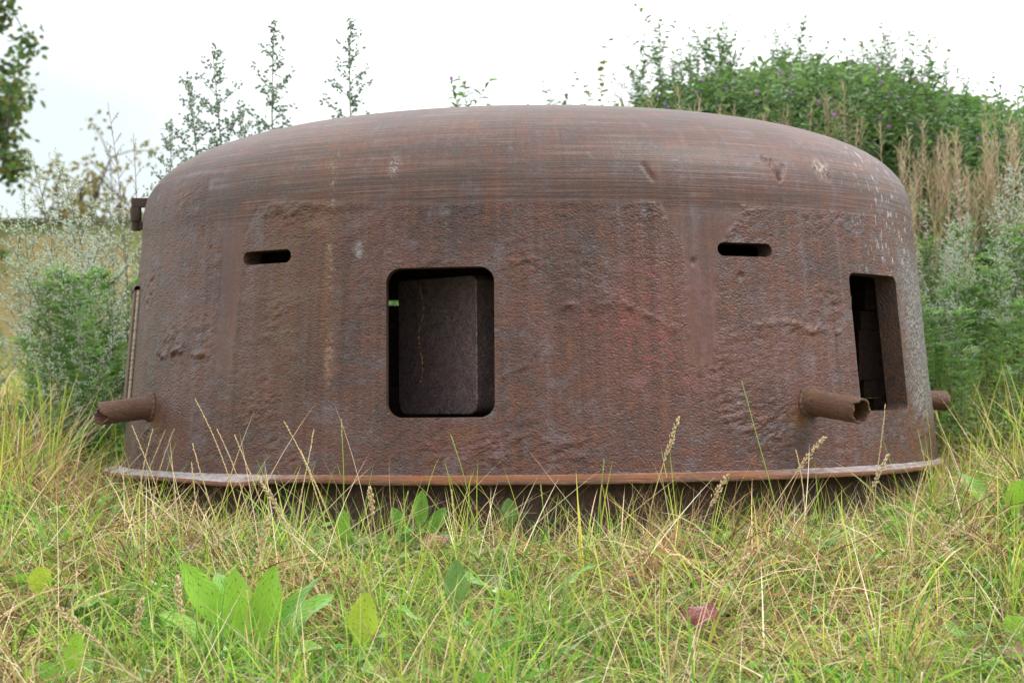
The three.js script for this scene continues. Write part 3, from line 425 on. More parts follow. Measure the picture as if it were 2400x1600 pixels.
function scatter(name, protos, material, n, seed, where, { s0 = 0.8, s1 = 1.25, tilt = 0.15, tint = 0.16, dry = 0 } = {}) {
  const r = rngOf(seed), lists = protos.map(() => []);
  for (let i = 0, tries = 0; i < n && tries < n * 12; tries++) {
    const q = where(r); if (!q) continue; const [x, z, k = 1] = q; i++;
    const patch = noise(x * 1.6, z * 1.6, 5.5) + 0.5 * noise(x * 4.5, z * 4.5, 2.5), s = (s0 + r() * (s1 - s0)) * k, w = 1 + (r() - 0.5) * 2 * tint;
    const wd = clamp(0.5 + patch * 0.9 + dry), col = [lerp(0.86, 1.18, wd) * w, lerp(1.02, 0.99, wd) * w, lerp(0.95, 1.15, wd) * w];
    lists[Math.floor(r() * protos.length)].push([x, z, s, r() * 6.283, (r() - 0.5) * 2 * tilt, (r() - 0.5) * 2 * tilt, col]);
  }
  lists.forEach((l, k) => {
    if (!l.length) return;
    const im = new THREE.InstancedMesh(protos[k], material, l.length), o = new THREE.Object3D(), c = new THREE.Color();
    l.forEach(([x, z, s, a, tx, tz, col], i) => { o.position.set(x, groundY(x, z) - 0.004, z); o.rotation.set(tx, a, tz); o.scale.setScalar(s); o.updateMatrix(); im.setMatrixAt(i, o.matrix); im.setColorAt(i, c.setRGB(...col)); });
    im.name = numbered(name); im.userData = { kind: 'stuff', label: STUFF[name][0], category: STUFF[name][1] }; im.castShadow = im.receiveShadow = true; scene.add(im);
  });
}
const STUFF = { dry_grass: ['matted straw coloured dry grass lying over the ground', 'grass'], green_grass: ['short bright green grass growing through the straw', 'grass'], long_grass: ['longer arching green grass blades round the cupola', 'grass'], grass_stems: ['thin straw coloured grass stems standing in the turf', 'grass'], ground_cover: ['small round green leaves low in the grass', 'ground cover'], undergrowth: ['dense green leafy undergrowth covering the bank behind', 'undergrowth'] };
const out = (x, z, r = 1.185) => Math.hypot(x, z) > r;
function layPatches(name, protos, material, spots, seed, lift, tint) {
  const r = rngOf(seed), lists = protos.map(() => []); for (const q of spots) lists[Math.floor(r() * protos.length)].push(q);
  lists.forEach((l, k) => {
    if (!l.length) return; const im = new THREE.InstancedMesh(protos[k], material, l.length), o = new THREE.Object3D(), c = new THREE.Color(), up = V(0, 1, 0);
    l.forEach(([x, z, s], i) => { const e = 0.06, n = V(groundY(x - e, z) - groundY(x + e, z), 2 * e, groundY(x, z - e) - groundY(x, z + e)).normalize(); o.position.set(x, groundY(x, z) - lift, z); o.quaternion.setFromUnitVectors(up, n).multiply(new THREE.Quaternion().setFromAxisAngle(up, r() * 6.283)); const p = clamp(0.55 + 1.5 * noise(x * 1.6, z * 1.6, 5.5) + 0.9 * noise(x * 4.5, z * 4.5, 2.5)), w = 1 + (r() - 0.5) * tint, h = s * (0.8 + 0.5 * r()) * (name === 'green_grass' ? lerp(1.25, 0.45, p) : lerp(0.6, 1.35, p)) * (0.55 + 0.45 * ss(1.3, 1.75, Math.hypot(x, z))); o.scale.set(s, h, s); o.updateMatrix(); im.setMatrixAt(i, o.matrix); im.setColorAt(i, c.setRGB(w * lerp(0.9, 1.1, p), w, w * lerp(0.92, 1.08, p))); });
    im.name = numbered(name); im.userData = { kind: 'stuff', label: STUFF[name][0], category: STUFF[name][1] }; im.castShadow = im.receiveShadow = true; scene.add(im);
  });
}
const grid = (x0, x1, z0, z1, step, s, ok, seed) => { const r = rngOf(seed), l = []; for (let x = x0; x < x1; x += step) for (let z = z0; z < z1; z += step) { const a = x + (r() - 0.5) * step * 0.6, b = z + (r() - 0.5) * step * 0.6; if (ok(a, b)) l.push([a, b, s]); } return l; };
const inFront = (x, z) => out(x, z, 1.31);
const turfSpots = grid(-2.5, 2.5, 0.1, 2.9, 0.2, 1, inFront, 1), sideSpots = [...grid(-2.4, -1.2, -2.4, 0.4, 0.27, 1.35, (x, z) => out(x, z, 1.38), 2), ...grid(1.2, 2.2, -1.4, 0.5, 0.27, 1.35, (x, z) => out(x, z, 1.38), 3)], farSpots = [...grid(-9, -1.6, -9.8, -2.4, 0.42, 2.1, () => true, 4), ...grid(-5, 5, 2.9, 6.5, 0.33, 1.15, () => true, 5), ...grid(2.4, 6, -2, 2.9, 0.42, 2.1, () => true, 6), ...grid(-6, -2.4, -2.4, 2.9, 0.42, 2.1, () => true, 7)];
layPatches('dry_grass', P_straw, M_straw, [...turfSpots, ...sideSpots, ...farSpots], 201, 0.004, 0.24);
layPatches('green_grass', P_turf, M_grass, [...turfSpots, ...sideSpots, ...farSpots], 202, 0.004, 0.24);
const ring = (r) => { const a = (r() - 0.5) * 3.5, q = 1.175 + 0.17 * r(); return [Math.sin(a) * q, Math.cos(a) * q]; };
const front = (r) => { const z = 0.2 + r() * 2.5, hw = 0.275 * (DIST - z) + 0.15, x = (r() * 2 - 1) * hw; return out(x, z, 1.3) ? [x, z] : null; };
const sides = (r) => { const left = r() < 0.55, x = left ? -1.2 - r() * 1.3 : 1.2 + r() * 1.0, z = -2.2 + r() * 2.7; return out(x, z, 1.33) ? [x, z, 1.15] : null; };
const farLeft = (r) => { const z = -9.4 + r() * 7.2, x = -1.3 - r() * 4.5; return [x, z, 1.7]; };
scatter('green_grass', P_tuft, M_grass, 620, 102, ring, { s0: 0.7, s1: 1.5 });
scatter('long_grass', P_long, M_grass, 480, 103, front, { s0: 0.45, s1: 0.95 });
scatter('long_grass', P_long, M_grass, 46, 115, ring, { s0: 0.5, s1: 0.95 });
scatter('grass_stems', P_stem, M_straw, 620, 104, front, { s0: 0.5, s1: 1.05, tilt: 0.5 });
scatter('ground_cover', P_cover, M_grass, 640, 105, front, { s0: 0.7, s1: 1.4 });
scatter('long_grass', P_long, M_grass, 560, 106, sides);
scatter('grass_stems', P_stem, M_straw, 620, 107, sides);
scatter('long_grass', P_long, M_grass, 900, 110, farLeft);
scatter('grass_stems', P_stem, M_straw, 1000, 111, farLeft);
console.log('grass');

// ------------------------------------------------------------------ single grass stalks that stand out: [x, z, lean, height, kind] 0 slender spike, 1 feathery tan head, 2 green
const stalkRows = [[-0.854, 1.226, -0.088, 0.271, 0], [-0.992, 0.954, 0.05, 0.234, 0], [-0.972, 0.834, 0.066, 0.237, 0], [-0.977, 0.746, 0.077, 0.223, 0], [-0.644, 1.374, -0.126, 0.352, 0], [-0.64, 1.329, -0.086, 0.27, 0], [-0.595, 1.374, -0.082, 0.271, 0], [-0.711, 1.374, -0.061, 0.251, 0], [-0.751, 1.367, -0.035, 0.206, 0], [-0.396, 1.566, -0.152, 0.344, 0], [-0.539, 1.525, 0.049, 0.303, 0], [-0.469, 1.745, -0.107, 0.271, 1], [-0.67, 2.131, -0.012, 0.19, 1], [-0.685, 2.313, -0.174, 0.191, 1], [-0.566, 2.134, 0.064, 0.311, 1], [-0.426, 1.532, -0.091, 0.268, 0], [0.258, 1.281, 0.077, 0.299, 1], [0.522, 1.2, 0.168, 0.25, 1], [0.742, 1.202, 0.103, 0.213, 1], [0.34, 1.415, 0.098, 0.192, 1], [0.583, 1.19, -0.086, 0.369, 2], [0.153, 1.326, 0.003, 0.202, 2], [0.816, 1.13, 0.025, 0.305, 0], [1.027, 0.822, -0.018, 0.235, 2], [-0.451, 1.2, 0.002, 0.29, 2], [-0.362, 1.387, -0.008, 0.177, 1], [-0.172, 1.432, -0.013, 0.142, 0], [0.017, 2.151, 0.186, 0.24, 1], [0.279, 1.979, 0.131, 0.183, 1], [0.74, 1.842, 0.121, 0.192, 1], [-0.132, 1.264, -0.057, 0.258, 2], [0.84, 1.315, 0.071, 0.194, 0], [0.033, 1.439, -0.017, 0.169, 2], [-0.311, 1.429, 0.025, 0.16, 2], [-0.773, 2.131, 0.024, 0.168, 1], [0.636, 1.305, -0.036, 0.216, 0]];
const stalkLabel = ['slender straw coloured grass spike', 'tan grass stalk with a feathery seed head', 'thin upright green grass stem'];
const stalkGroup = ['slender grass spikes', 'feathery grass stalks', 'green grass stems'];
stalkRows.forEach(([x, z, lean, h, kind], i) => {
  const R = rngOf(900 + i), rr = Math.hypot(x, z); if (rr < 1.29) { x *= 1.29 / rr; z *= 1.29 / rr; }
  const t = thing('grass_stalk', stalkLabel[kind] + (x < -0.4 ? ' left of the front window' : x < 0.1 ? ' below the front window' : x < 0.5 ? ' below the right slit' : ' below the right pipe') + (z > 1.65 ? ', near the camera' : ''), 'grass stalk', x, groundY(x, z) - 0.01, z, stalkGroup[kind]);
  const col = kind === 2 ? vary(R, [0.22, 0.30, 0.06]) : vary(R, pick(R, [STRAW[0], STRAW[1], STRAW[4]]), 0.12), pts = [], dz = (R() - 0.5) * 0.06;
  for (let k = 0; k <= 9; k++) { const q = k / 9, b = Math.pow(q, 1.5); pts.push(V(lean * b + 0.004 * Math.sin(q * 5 + i), (h + 0.05) * q * (1 - (kind === 1 ? 0.05 * q * q : 0)), dz * b)); }
  const m = new Mesher(); m.tube(pts, 0.0015, 0.0008, col, 4); part('stem', m.build(), M_solid, t);
  const hd = new Mesher(), curve = new THREE.CatmullRomCurve3(pts), n = kind === 1 ? 76 : kind === 0 ? 26 : 10, from = kind === 1 ? 0.68 : kind === 0 ? 0.55 : 0.86;
  for (let k = 0; k < n; k++) { const q = from + (1 - from) * k / n, p = curve.getPoint(q), d = curve.getTangent(q), sway = V(R() - 0.5, R() - 0.5, R() - 0.5).multiplyScalar(kind === 1 ? 1.0 : 0.5); d.add(sway).normalize(); const e = kind === 1 ? 0.0055 * Math.sin(Math.PI * (k / n * 0.85 + 0.1)) + 0.001 : 0.0016; hd.bead(p.clone().addScaledVector(sway, e * 2), d, kind === 1 ? 0.0018 : 0.0016, kind === 1 ? 0.011 : 0.010, vary(R, kind === 2 ? [0.3, 0.33, 0.09] : [0.53, 0.40, 0.23], 0.15)); }
  part('seed_head', hd.build(), M_solid, t);
});

// ------------------------------------------------------------------ broad-leaved plants in the turf
const leafTex = dataTexture(256, 512, (u, v) => { const k = Math.abs(u - 0.5), rib = Math.exp(-((k / 0.02) ** 2)), vein = Math.exp(-(((((v * 9 + k * 5) % 1 + 1) % 1 - 0.5) / 0.06) ** 2)), f = fbm(u * 5, v * 9, 3, 3), b = ss(0.26, 0.34, fbm(u * 9, v * 15, 8, 3)); let c = mix3([0.86, 0.9, 0.8], [1, 1, 1], clamp(0.5 + f)); c = mix3(c, [1, 0.98, 0.9], clamp(rib * 0.9 + vein * 0.25)); return mix3(c, [0.40, 0.20, 0.2], b * 0.8); }, true);
const leafBump = dataTexture(128, 256, (u, v) => { const k = Math.abs(u - 0.5), q = clamp(0.5 - 0.4 * Math.exp(-((k / 0.03) ** 2)) - 0.3 * Math.exp(-(((((v * 9 + k * 5) % 1 + 1) % 1 - 0.5) / 0.1) ** 2)) + 0.3 * fbm(u * 6, v * 12, 3, 2)); return [q, q, q]; });
const M_broad = new THREE.MeshPhysicalMaterial({ vertexColors: true, map: leafTex, bumpMap: leafBump, bumpScale: 0.003, roughness: 1, transmission: 0.5, thickness: 0, side: THREE.DoubleSide });
const LIME = [0.36, 0.62, 0.06], MID = [0.24, 0.50, 0.06], DEEP = [0.10, 0.26, 0.06], YELLOW = [0.50, 0.62, 0.06];
function broadPlant(label, x, z, seed, leaves, name = 'dock_plant', category = 'plant') {   // leaves: [azimuth deg (0 = right, 90 = to camera), elevation deg, length, width, colour, teeth, droop]
  const t = thing(name, label, category, x, groundY(x, z), z), R = rngOf(seed);
  leaves.forEach(([az, el, len, wid, col, teeth = 0, droop = 0.5]) => {
    const a = az * RAD, e = el * RAD, d = V(Math.cos(a) * Math.cos(e), Math.sin(e), Math.sin(a) * Math.cos(e)), m = new Mesher(), st = V(0, 0, 0).addScaledVector(V(Math.cos(a), 0, Math.sin(a)), 0.006), c = vary(R, col, 0.1), up = V(0, 1, 0.35).addScaledVector(d, -d.y); if (el > 60) up.set(0.15 * (R() - 0.5), 0.1, 1);
    const stalk = 0.055 + 0.03 * R(), p1 = st.clone().addScaledVector(d, stalk); m.tube([st, st.clone().addScaledVector(d, stalk * 0.5), p1], 0.0018, 0.0014, [c[0] * 1.1, c[1] * 0.95, c[2]], 5);
    m.leaf(p1, d, up, len * 1.18, wid * 1.15, c, { droop, teeth, fold: 0.2 + 0.25 * R(), wave: 0.3, rows: teeth ? 12 : 10, seed: R() * 5 });
    part('leaf', m.build(), M_broad, t);
  });
  return t;
}
broadPlant('large lime green dock rosette with tall leaves at the lower left', -0.552, 2.06, 1, [[170, 66, 0.15, 0.05, LIME], [105, 74, 0.14, 0.055, LIME], [60, 68, 0.16, 0.05, LIME], [20, 60, 0.15, 0.045, MID], [200, 40, 0.13, 0.05, LIME], [150, 26, 0.12, 0.045, LIME], [95, 35, 0.10, 0.05, LIME], [40, 30, 0.11, 0.04, LIME], [-30, 50, 0.14, 0.045, MID], [240, 55, 0.15, 0.05, MID]]);
broadPlant('single upright yellow green dock leaf with dark spots right of the rosette', -0.342, 2.12, 2, [[75, 72, 0.105, 0.05, YELLOW, 0, 0.2]]);
broadPlant('low pair of rounded lime leaves at the bottom edge left of centre', -0.402, 2.258, 3, [[120, 50, 0.075, 0.04, LIME], [30, 48, 0.07, 0.04, LIME], [200, 30, 0.05, 0.03, MID]]);
broadPlant('toothed dandelion rosette at the bottom left corner', -0.874, 2.215, 4, [[90, 45, 0.11, 0.05, MID, 0.7], [160, 30, 0.12, 0.04, MID, 0.7], [30, 30, 0.11, 0.045, MID, 0.7], [60, 65, 0.10, 0.045, LIME, 0.7], [220, 40, 0.09, 0.04, MID, 0.7]], 'dandelion_plant');
broadPlant('yellowing broad leaves near the left edge above the dandelion', -1.001, 1.854, 5, [[80, 55, 0.09, 0.045, YELLOW, 0.2], [150, 35, 0.08, 0.04, MID], [20, 30, 0.08, 0.035, LIME]]);
broadPlant('small lobed green leaf at the far left edge of the turf', -1.102, 1.707, 6, [[60, 40, 0.08, 0.045, LIME, 0.5], [120, 55, 0.07, 0.03, YELLOW]]);
broadPlant('upright rounded light green leaf in front of the drum, left of centre', -0.436, 1.406, 7, [[80, 78, 0.08, 0.032, LIME, 0, 0.2], [10, 25, 0.08, 0.03, MID]]);
broadPlant('wide spreading leaf lying toward the drum below the ochre run', -0.538, 1.372, 8, [[5, 26, 0.10, 0.035, [0.24, 0.34, 0.05], 0, 0.4], [185, 22, 0.08, 0.03, MID], [120, 40, 0.06, 0.03, MID]]);
broadPlant('dark green upright leaves below the front window against the drum', -0.276, 1.269, 9, [[70, 76, 0.085, 0.032, MID, 0, 0.2], [150, 70, 0.06, 0.028, MID], [20, 66, 0.065, 0.03, MID], [100, 35, 0.07, 0.03, DEEP]]);
broadPlant('rounded pale leaf below the right edge of the front window', -0.06, 1.26, 10, [[90, 76, 0.07, 0.035, [0.17, 0.33, 0.08], 0, 0.2], [200, 20, 0.06, 0.03, MID]]);
broadPlant('tall pale serrated leaf standing in the middle of the foreground', -0.167, 1.94, 11, [[85, 72, 0.10, 0.045, [0.2, 0.36, 0.09], 0.25, 0.2], [140, 40, 0.09, 0.04, MID, 0.4], [30, 45, 0.09, 0.035, MID, 0.4]]);
broadPlant('dandelion leaf clump below the front window in the turf', -0.019, 1.75, 12, [[60, 35, 0.10, 0.04, MID, 0.55], [110, 30, 0.11, 0.045, LIME, 0.55], [160, 40, 0.10, 0.04, MID, 0.55], [20, 45, 0.09, 0.035, MID, 0.55], [220, 45, 0.08, 0.04, DEEP, 0.4]], 'dandelion_plant');
broadPlant('long dark bluish willow shaped leaf lying above the red leaf', 0.343, 1.699, 13, [[178, 24, 0.11, 0.026, [0.05, 0.16, 0.075], 0, 0.5], [60, 10, 0.07, 0.022, [0.05, 0.14, 0.07], 0, 0.6]]);
broadPlant('bright green leafy clump at the right edge beside the cupola', 1.121, 1.217, 14, [[90, 60, 0.10, 0.05, LIME], [30, 55, 0.11, 0.05, MID], [150, 50, 0.10, 0.045, LIME], [200, 60, 0.10, 0.045, MID], [60, 30, 0.10, 0.05, LIME]]);
broadPlant('small notched green leaf right of centre in the turf', 0.462, 1.561, 15, [[80, 50, 0.055, 0.04, MID, 0.5], [170, 40, 0.05, 0.03, MID, 0.5]]);
broadPlant('drooping rounded leaves at the lower right edge of the turf', 0.904, 2.026, 16, [[90, 50, 0.07, 0.05, LIME], [20, 40, 0.07, 0.045, MID], [170, 35, 0.06, 0.04, MID]]);
broadPlant('small heart shaped leaves at the bottom edge below the dock rosette', -0.103, 2.292, 17, [[90, 50, 0.05, 0.035, MID], [10, 40, 0.05, 0.03, LIME], [180, 40, 0.05, 0.03, MID]]);

// fallen leaves, daisies, yellow flowers, a snail shell
function fallen(label, x, z, len, wid, col, az, el, lift) { const m = new Mesher(), a = az * RAD, e = el * RAD; m.leaf(V(0, 0, 0), V(Math.cos(a) * Math.cos(e), Math.sin(e), Math.sin(a) * Math.cos(e)), V(0, 0.7, 0.7), len, wid, col, { droop: 0.7, fold: -0.35, wave: 0.5, teeth: 0.18, rows: 12, seed: x }); const o = single('fallen_leaf', m.build(), M_broad, label, 'leaf'); o.position.set(x, groundY(x, z) + lift + 0.025, z); }
fallen('curled dark pink fallen leaf lying in the lower right grass', 0.273, 2.0, 0.085, 0.058, [0.42, 0.11, 0.14], 30, 34, 0.065);
fallen('orange brown crumpled fallen leaf below the front window', -0.267, 1.389, 0.085, 0.045, [0.48, 0.24, 0.13], 20, 30, 0.04);
fallen('beige dry fallen leaf in the lower right corner', 0.841, 2.198, 0.06, 0.045, [0.5, 0.3, 0.17], 40, 20, 0.05);
function flower(name, label, x, z, h, r, petal, heart, n, category) { h += 0.035; const t = thing(name, label, category, x, groundY(x, z), z), m = new Mesher(); m.tube([V(0, 0, 0), V(0.004, h * 0.6, 0), V(0.003, h, 0.004)], 0.0009, 0.0007, [0.18, 0.28, 0.06], 4); part('stem', m.build(), M_solid, t); const p = new Mesher(); for (let k = 0; k < n; k++) p.blade(V(0.003, h, 0.004), dirOf(k / n * 6.283, 0.45), r, r * 6 / n, 0.3, petal, 3, 0, 1); part('petals', p.build(), M_leaf, t); const c = new THREE.SphereGeometry(r * 0.38, 10, 6); c.scale(1, 0.7, 1); c.translate(0.003, h + 0.001, 0.004); part('flower_heart', c, new THREE.MeshStandardMaterial({ color: new THREE.Color().setRGB(...heart), roughness: 0.8 }), t); }
flower('daisy', 'white daisy in the grass left of the dock rosette', -0.866, 1.819, 0.07, 0.011, [0.75, 0.75, 0.74], [0.65, 0.42, 0.03], 16, 'flower');
flower('daisy', 'half closed white daisy just left of the dock leaves', -0.76, 1.845, 0.065, 0.009, [0.75, 0.73, 0.74], [0.65, 0.42, 0.03], 14, 'flower');
[['tiny yellow flower below the left end of the flange', -1.12, 0.72, 0.06], ['tiny yellow flower in the middle of the turf', 0.099, 1.716, 0.05], ['tiny yellow flower in the lower right turf', 0.77, 1.974, 0.05], ['tiny yellow flower at the bottom edge left of centre', -0.324, 2.266, 0.05], ['tiny yellow flower near the right edge of the turf', 0.952, 1.94, 0.06], ['tiny yellow flower between daisy and dock leaves', -0.812, 1.888, 0.06]].forEach(([l, x, z, h]) => flower('yellow_flower', l, x, z, h, 0.007, [0.75, 0.52, 0.02], [0.6, 0.36, 0.02], 6, 'flower'));
{ const P = [], I = [], n = 44, k = 8; for (let i = 0; i <= n; i++) { const t = i / n * 4.6 * Math.PI, R0 = 0.0014 + 0.0075 * (i / n) ** 1.4, rr = 0.0012 + 0.0052 * (i / n) ** 1.3; for (let j = 0; j < k; j++) { const a = j / k * 6.283; P.push(Math.cos(t) * (R0 + Math.cos(a) * rr), Math.sin(t) * (R0 + Math.cos(a) * rr), Math.sin(a) * rr + 0.004 * (1 - i / n)); } } for (let i = 0; i < n; i++) for (let j = 0; j < k; j++) { const a = i * k + j, b = i * k + (j + 1) % k; I.push(a, a + k, b, b, a + k, b + k); } const g = new THREE.BufferGeometry(); g.setAttribute('position', new THREE.Float32BufferAttribute(P, 3)); g.setIndex(I); g.computeVertexNormals(); const s = single('snail_shell', g, new THREE.MeshStandardMaterial({ color: new THREE.Color().setRGB(0.30, 0.22, 0.12), roughness: 0.5, side: THREE.DoubleSide }), 'small brown snail shell stuck to the dark drum left of centre', 'snail shell'); const a = -26 * RAD; s.position.set(Math.sin(a) * 1.163, 0.085, Math.cos(a) * 1.163); s.rotation.y = a; }
console.log('turf plants');

// ------------------------------------------------------------------ mugwort and other tall weeds (kept aside; only copies stand in the scene)
const PALE = [0.50, 0.56, 0.44], PALE2 = [0.42, 0.50, 0.34], BUFF = [0.56, 0.50, 0.40];
function proto(parts) { const g = new THREE.Group(); for (const [n, geo, mat] of parts) { const q = part(n, geo, mat, g); if (n !== 'stem') q.userData.kind = 'stuff'; } return g; }
function featherLeaf(m, R, p, d, len, col) { const end = m.blade(p, d, len, 0.004, 0.5, col, 4, 0); for (let k = 0; k < 4; k++) for (const s of [-1, 1]) { const q = p.clone().lerp(end, 0.25 + k * 0.2), dd = d.clone().applyAxisAngle(V(0, 1, 0), s * (0.75 + R() * 0.3)); dd.y += (R() - 0.5) * 0.4; m.blade(q, dd, len * (0.5 - 0.08 * k) * (0.8 + 0.4 * R()), 0.007, 0.4, col, 3, (R() - 0.5) * 0.8, 1); } }
function mugwort(seed, { flower = 0.55, leaf = 0.7, col = PALE, stem = [0.10, 0.06, 0.05], branches = 26, leafy = 1, len = 0.20, bud = 0.0026 } = {}) {   // 1 m tall
  const R = rngOf(seed), st = new Mesher(), fl = new Mesher(), lf = new Mesher(), pts = [], bx = (R() - 0.5) * 0.12, bz = (R() - 0.5) * 0.1;
  for (let i = 0; i <= 12; i++) { const t = i / 12; pts.push(V(bx * t * t + 0.008 * Math.sin(t * 7 + seed), t, bz * t * t)); }
  const C = new THREE.CatmullRomCurve3(pts); st.tube(pts, 0.0042, 0.001, stem, 5, [0.20, 0.20, 0.12]);
  const buds = (p, d, n, step, r) => { const q = p.clone(), e = d.clone(); for (let k = 0; k < n; k++) { q.addScaledVector(e, step); e.y -= 0.012; const o = V(R() - 0.5, R() - 0.5, R() - 0.5).multiplyScalar(r * 3.6); fl.bead(q.clone().add(o), e.clone().add(V(R() - 0.5, R() - 0.9, R() - 0.5)), r * (0.7 + 0.6 * R()), r * 3, vary(R, col, 0.16)); } return q; };
  for (let b = 0; b < branches; b++) {
    const t = 1 - flower + flower * (b / branches), p = C.getPoint(t), az = b * 2.4 + R() * 0.6, L = len * Math.pow(1 - (t - (1 - flower)) / flower, 0.8) * (0.6 + 0.6 * R()) + 0.02, d = dirOf(az, 0.55 + 0.3 * R()), bp = [p.clone()], dd = d.clone();
    for (let k = 1; k <= 5; k++) { dd.y += 0.08 * (R() - 0.2); dd.normalize(); bp.push(bp[k - 1].clone().addScaledVector(dd, L / 5)); }
    st.tube(bp, 0.0014, 0.0006, [0.16, 0.13, 0.09], 3);
    const bc = new THREE.CatmullRomCurve3(bp), n = Math.round(L / (len < 0.13 ? 0.0065 : 0.011));
    for (let k = 1; k <= n; k++) { const q = bc.getPoint(k / n), s = 0.2 + 0.8 * k / n; if (R() < 0.92) { const e = dirOf(R() * 6.28, R() * 1.3); buds(q, e, 2 + Math.floor(R() * 3 + (1 - k / n) * 2), 0.0045, bud); } }
    if (R() < 0.45 * leafy) lf.blade(p, dirOf(az, 0.2), 0.035 + 0.03 * R(), 0.006, 0.6, vary(R, [0.12, 0.22, 0.07]), 4, 0, 1);
  }
  buds(C.getPoint(0.93), V(bx * 0.4, 1, bz * 0.4).normalize(), 26, 0.004, bud);
  const nl = Math.round(34 * leafy); for (let k = 0; k < nl; k++) { const t = 0.08 + leaf * Math.sqrt(k / nl), p = C.getPoint(Math.min(t, 0.95)), az = k * 2.4 + R(); featherLeaf(lf, R, p, dirOf(az, 0.15 + 0.5 * R()), 0.05 + 0.05 * R(), vary(R, R() < 0.7 ? [0.19, 0.39, 0.06] : [0.32, 0.44, 0.15], 0.25)); if (R() < 0.5) featherLeaf(lf, R, p.clone().add(V(R() - 0.5, R() - 0.5, R() - 0.5).multiplyScalar(0.05)), dirOf(az + 1.3, 0.6), 0.05, vary(R, [0.22, 0.42, 0.06], 0.25)); }
  return proto([['stem', st.build(), M_solid], ['leaves', lf.build(), M_leaf], ['flower_heads', fl.build(), M_solid]]);
}
const MUG = [mugwort(1, { flower: 0.7, leaf: 0.4 }), mugwort(2, { flower: 0.7, leaf: 0.4 }), mugwort(3, { branches: 32, len: 0.26, flower: 0.75, leaf: 0.35 }), mugwort(4, { col: PALE2, flower: 0.7, leaf: 0.4 })];
const MUG_SKY = [mugwort(11, { flower: 0.42, branches: 20, len: 0.10, col: [0.21, 0.28, 0.19], leaf: 0.5, bud: 0.0031 }), mugwort(12, { flower: 0.36, branches: 17, len: 0.095, col: [0.21, 0.28, 0.19], leaf: 0.5, bud: 0.0031 }), mugwort(13, { flower: 0.45, branches: 22, len: 0.11, col: [0.21, 0.28, 0.19], leaf: 0.5, bud: 0.0031 })];
const MUG_R = [mugwort(21, { branches: 34, len: 0.15, leafy: 1.5 }), mugwort(22, { branches: 30, len: 0.14, leafy: 1.6, col: BUFF }), mugwort(23, { branches: 34, len: 0.16, leafy: 1.5 })];
const MUG_LEAF = [mugwort(31, { branches: 4, flower: 0.12, leafy: 2.6, leaf: 0.92 }), mugwort(32, { branches: 3, flower: 0.1, leafy: 2.8, leaf: 0.92 })];
function plantAt(name, p, label, category, group, base, tip, turn) {   // stands on base, leans so that its top comes to tip
  const g = p.clone(); g.name = numbered(name); const b = V(base[0], groundY(base[0], base[1]) - 0.01, base[1]), d = V(tip[0], tip[1], tip[2]).sub(b), L = d.length();
  g.position.copy(b); g.quaternion.setFromUnitVectors(V(0, 1, 0), d.normalize()).multiply(new THREE.Quaternion().setFromAxisAngle(V(0, 1, 0), turn)); g.scale.setScalar(L); g.userData = { label, category }; if (group) g.userData.group = group; shade(g); scene.add(g); return g;
}
// seen against the sky behind the dome
[[0, [-0.98, -1.5], [-0.928, 1.74, -1.5], 'tallest mugwort spike against the sky left of the dome top'], [1, [-1.08, -1.45], [-1.101, 1.651, -1.5], 'mugwort spike against the sky, second from the tallest on its left'], [2, [-1.15, -1.4], [-1.226, 1.528, -1.4], 'mugwort spike above the left shoulder of the dome, third from the tallest'], [1, [-1.28, -1.2], [-1.338, 1.36, -1.3], 'short mugwort spike just above the left shoulder of the dome'], [0, [-0.66, -1.6], [-0.651, 1.765, -1.6], 'lone mugwort spike rising behind the dome left of its highest point'], [2, [-1.0, -1.35], [-1.03, 1.42, -1.4], 'small mugwort top showing between the tall spikes behind the dome']].forEach(([k, b, t, l], i) => plantAt('mugwort_plant', MUG_SKY[k], l, 'mugwort', 'mugwort spikes behind the dome', b, t, i * 1.7));
// leaning clump left of the cupola
[[-1.33, -0.75, -1.756, 1.201, -0.9, 'tallest leaning mugwort at the left edge, before the olive tree'], [-1.36, -0.8, -1.659, 1.212, -1.0, 'tall leaning mugwort second from the left edge'], [-1.34, -0.8, -1.545, 1.153, -0.9, 'tall mugwort leaning left, nearest to the hinge'], [-1.33, -0.6, -1.735, 0.984, -0.7, 'mugwort leaning far left across the top of the painted wall'], [-1.31, -0.5, -1.672, 0.655, -0.3, 'lowest mugwort stem, leaning almost flat to the left edge'], [-1.33, -0.55, -1.541, 0.777, -0.5, 'short mugwort leaning left before the ochre part of the wall'], [-1.36, -0.9, -1.43, 1.02, -1.0], [-1.42, -0.9, -1.85, 1.02, -1.1], [-1.5, -1.2, -1.62, 0.98, -1.3], [-1.38, -0.65, -1.46, 0.86, -0.75]].forEach(([bx, bz, x, y, z, l], i) => plantAt('mugwort_plant', MUG[i % 4], l ?? 'silvery green mugwort inside the leaning clump beside the cupola', 'mugwort', 'leaning mugwort left of the cupola', [bx, bz], [x, y, z], i * 1.1));
{ const R = rngOf(65); for (let i = 0; i < 11; i++) { const x = -1.36 - R() * 0.5, z = -0.5 - R() * 0.9, y = 0.62 + 0.55 * R(); plantAt('mugwort_plant', MUG[i % 4], `pale mugwort behind the leaning clump, ${y > 0.95 ? 'reaching above' : 'below'} the wall top${x > -1.6 ? ', close to the cupola' : ', toward the left edge'}`, 'mugwort', 'mugwort left of the cupola', [x, z], [x - 0.05 - 0.2 * R(), y, z], R() * 6); } }
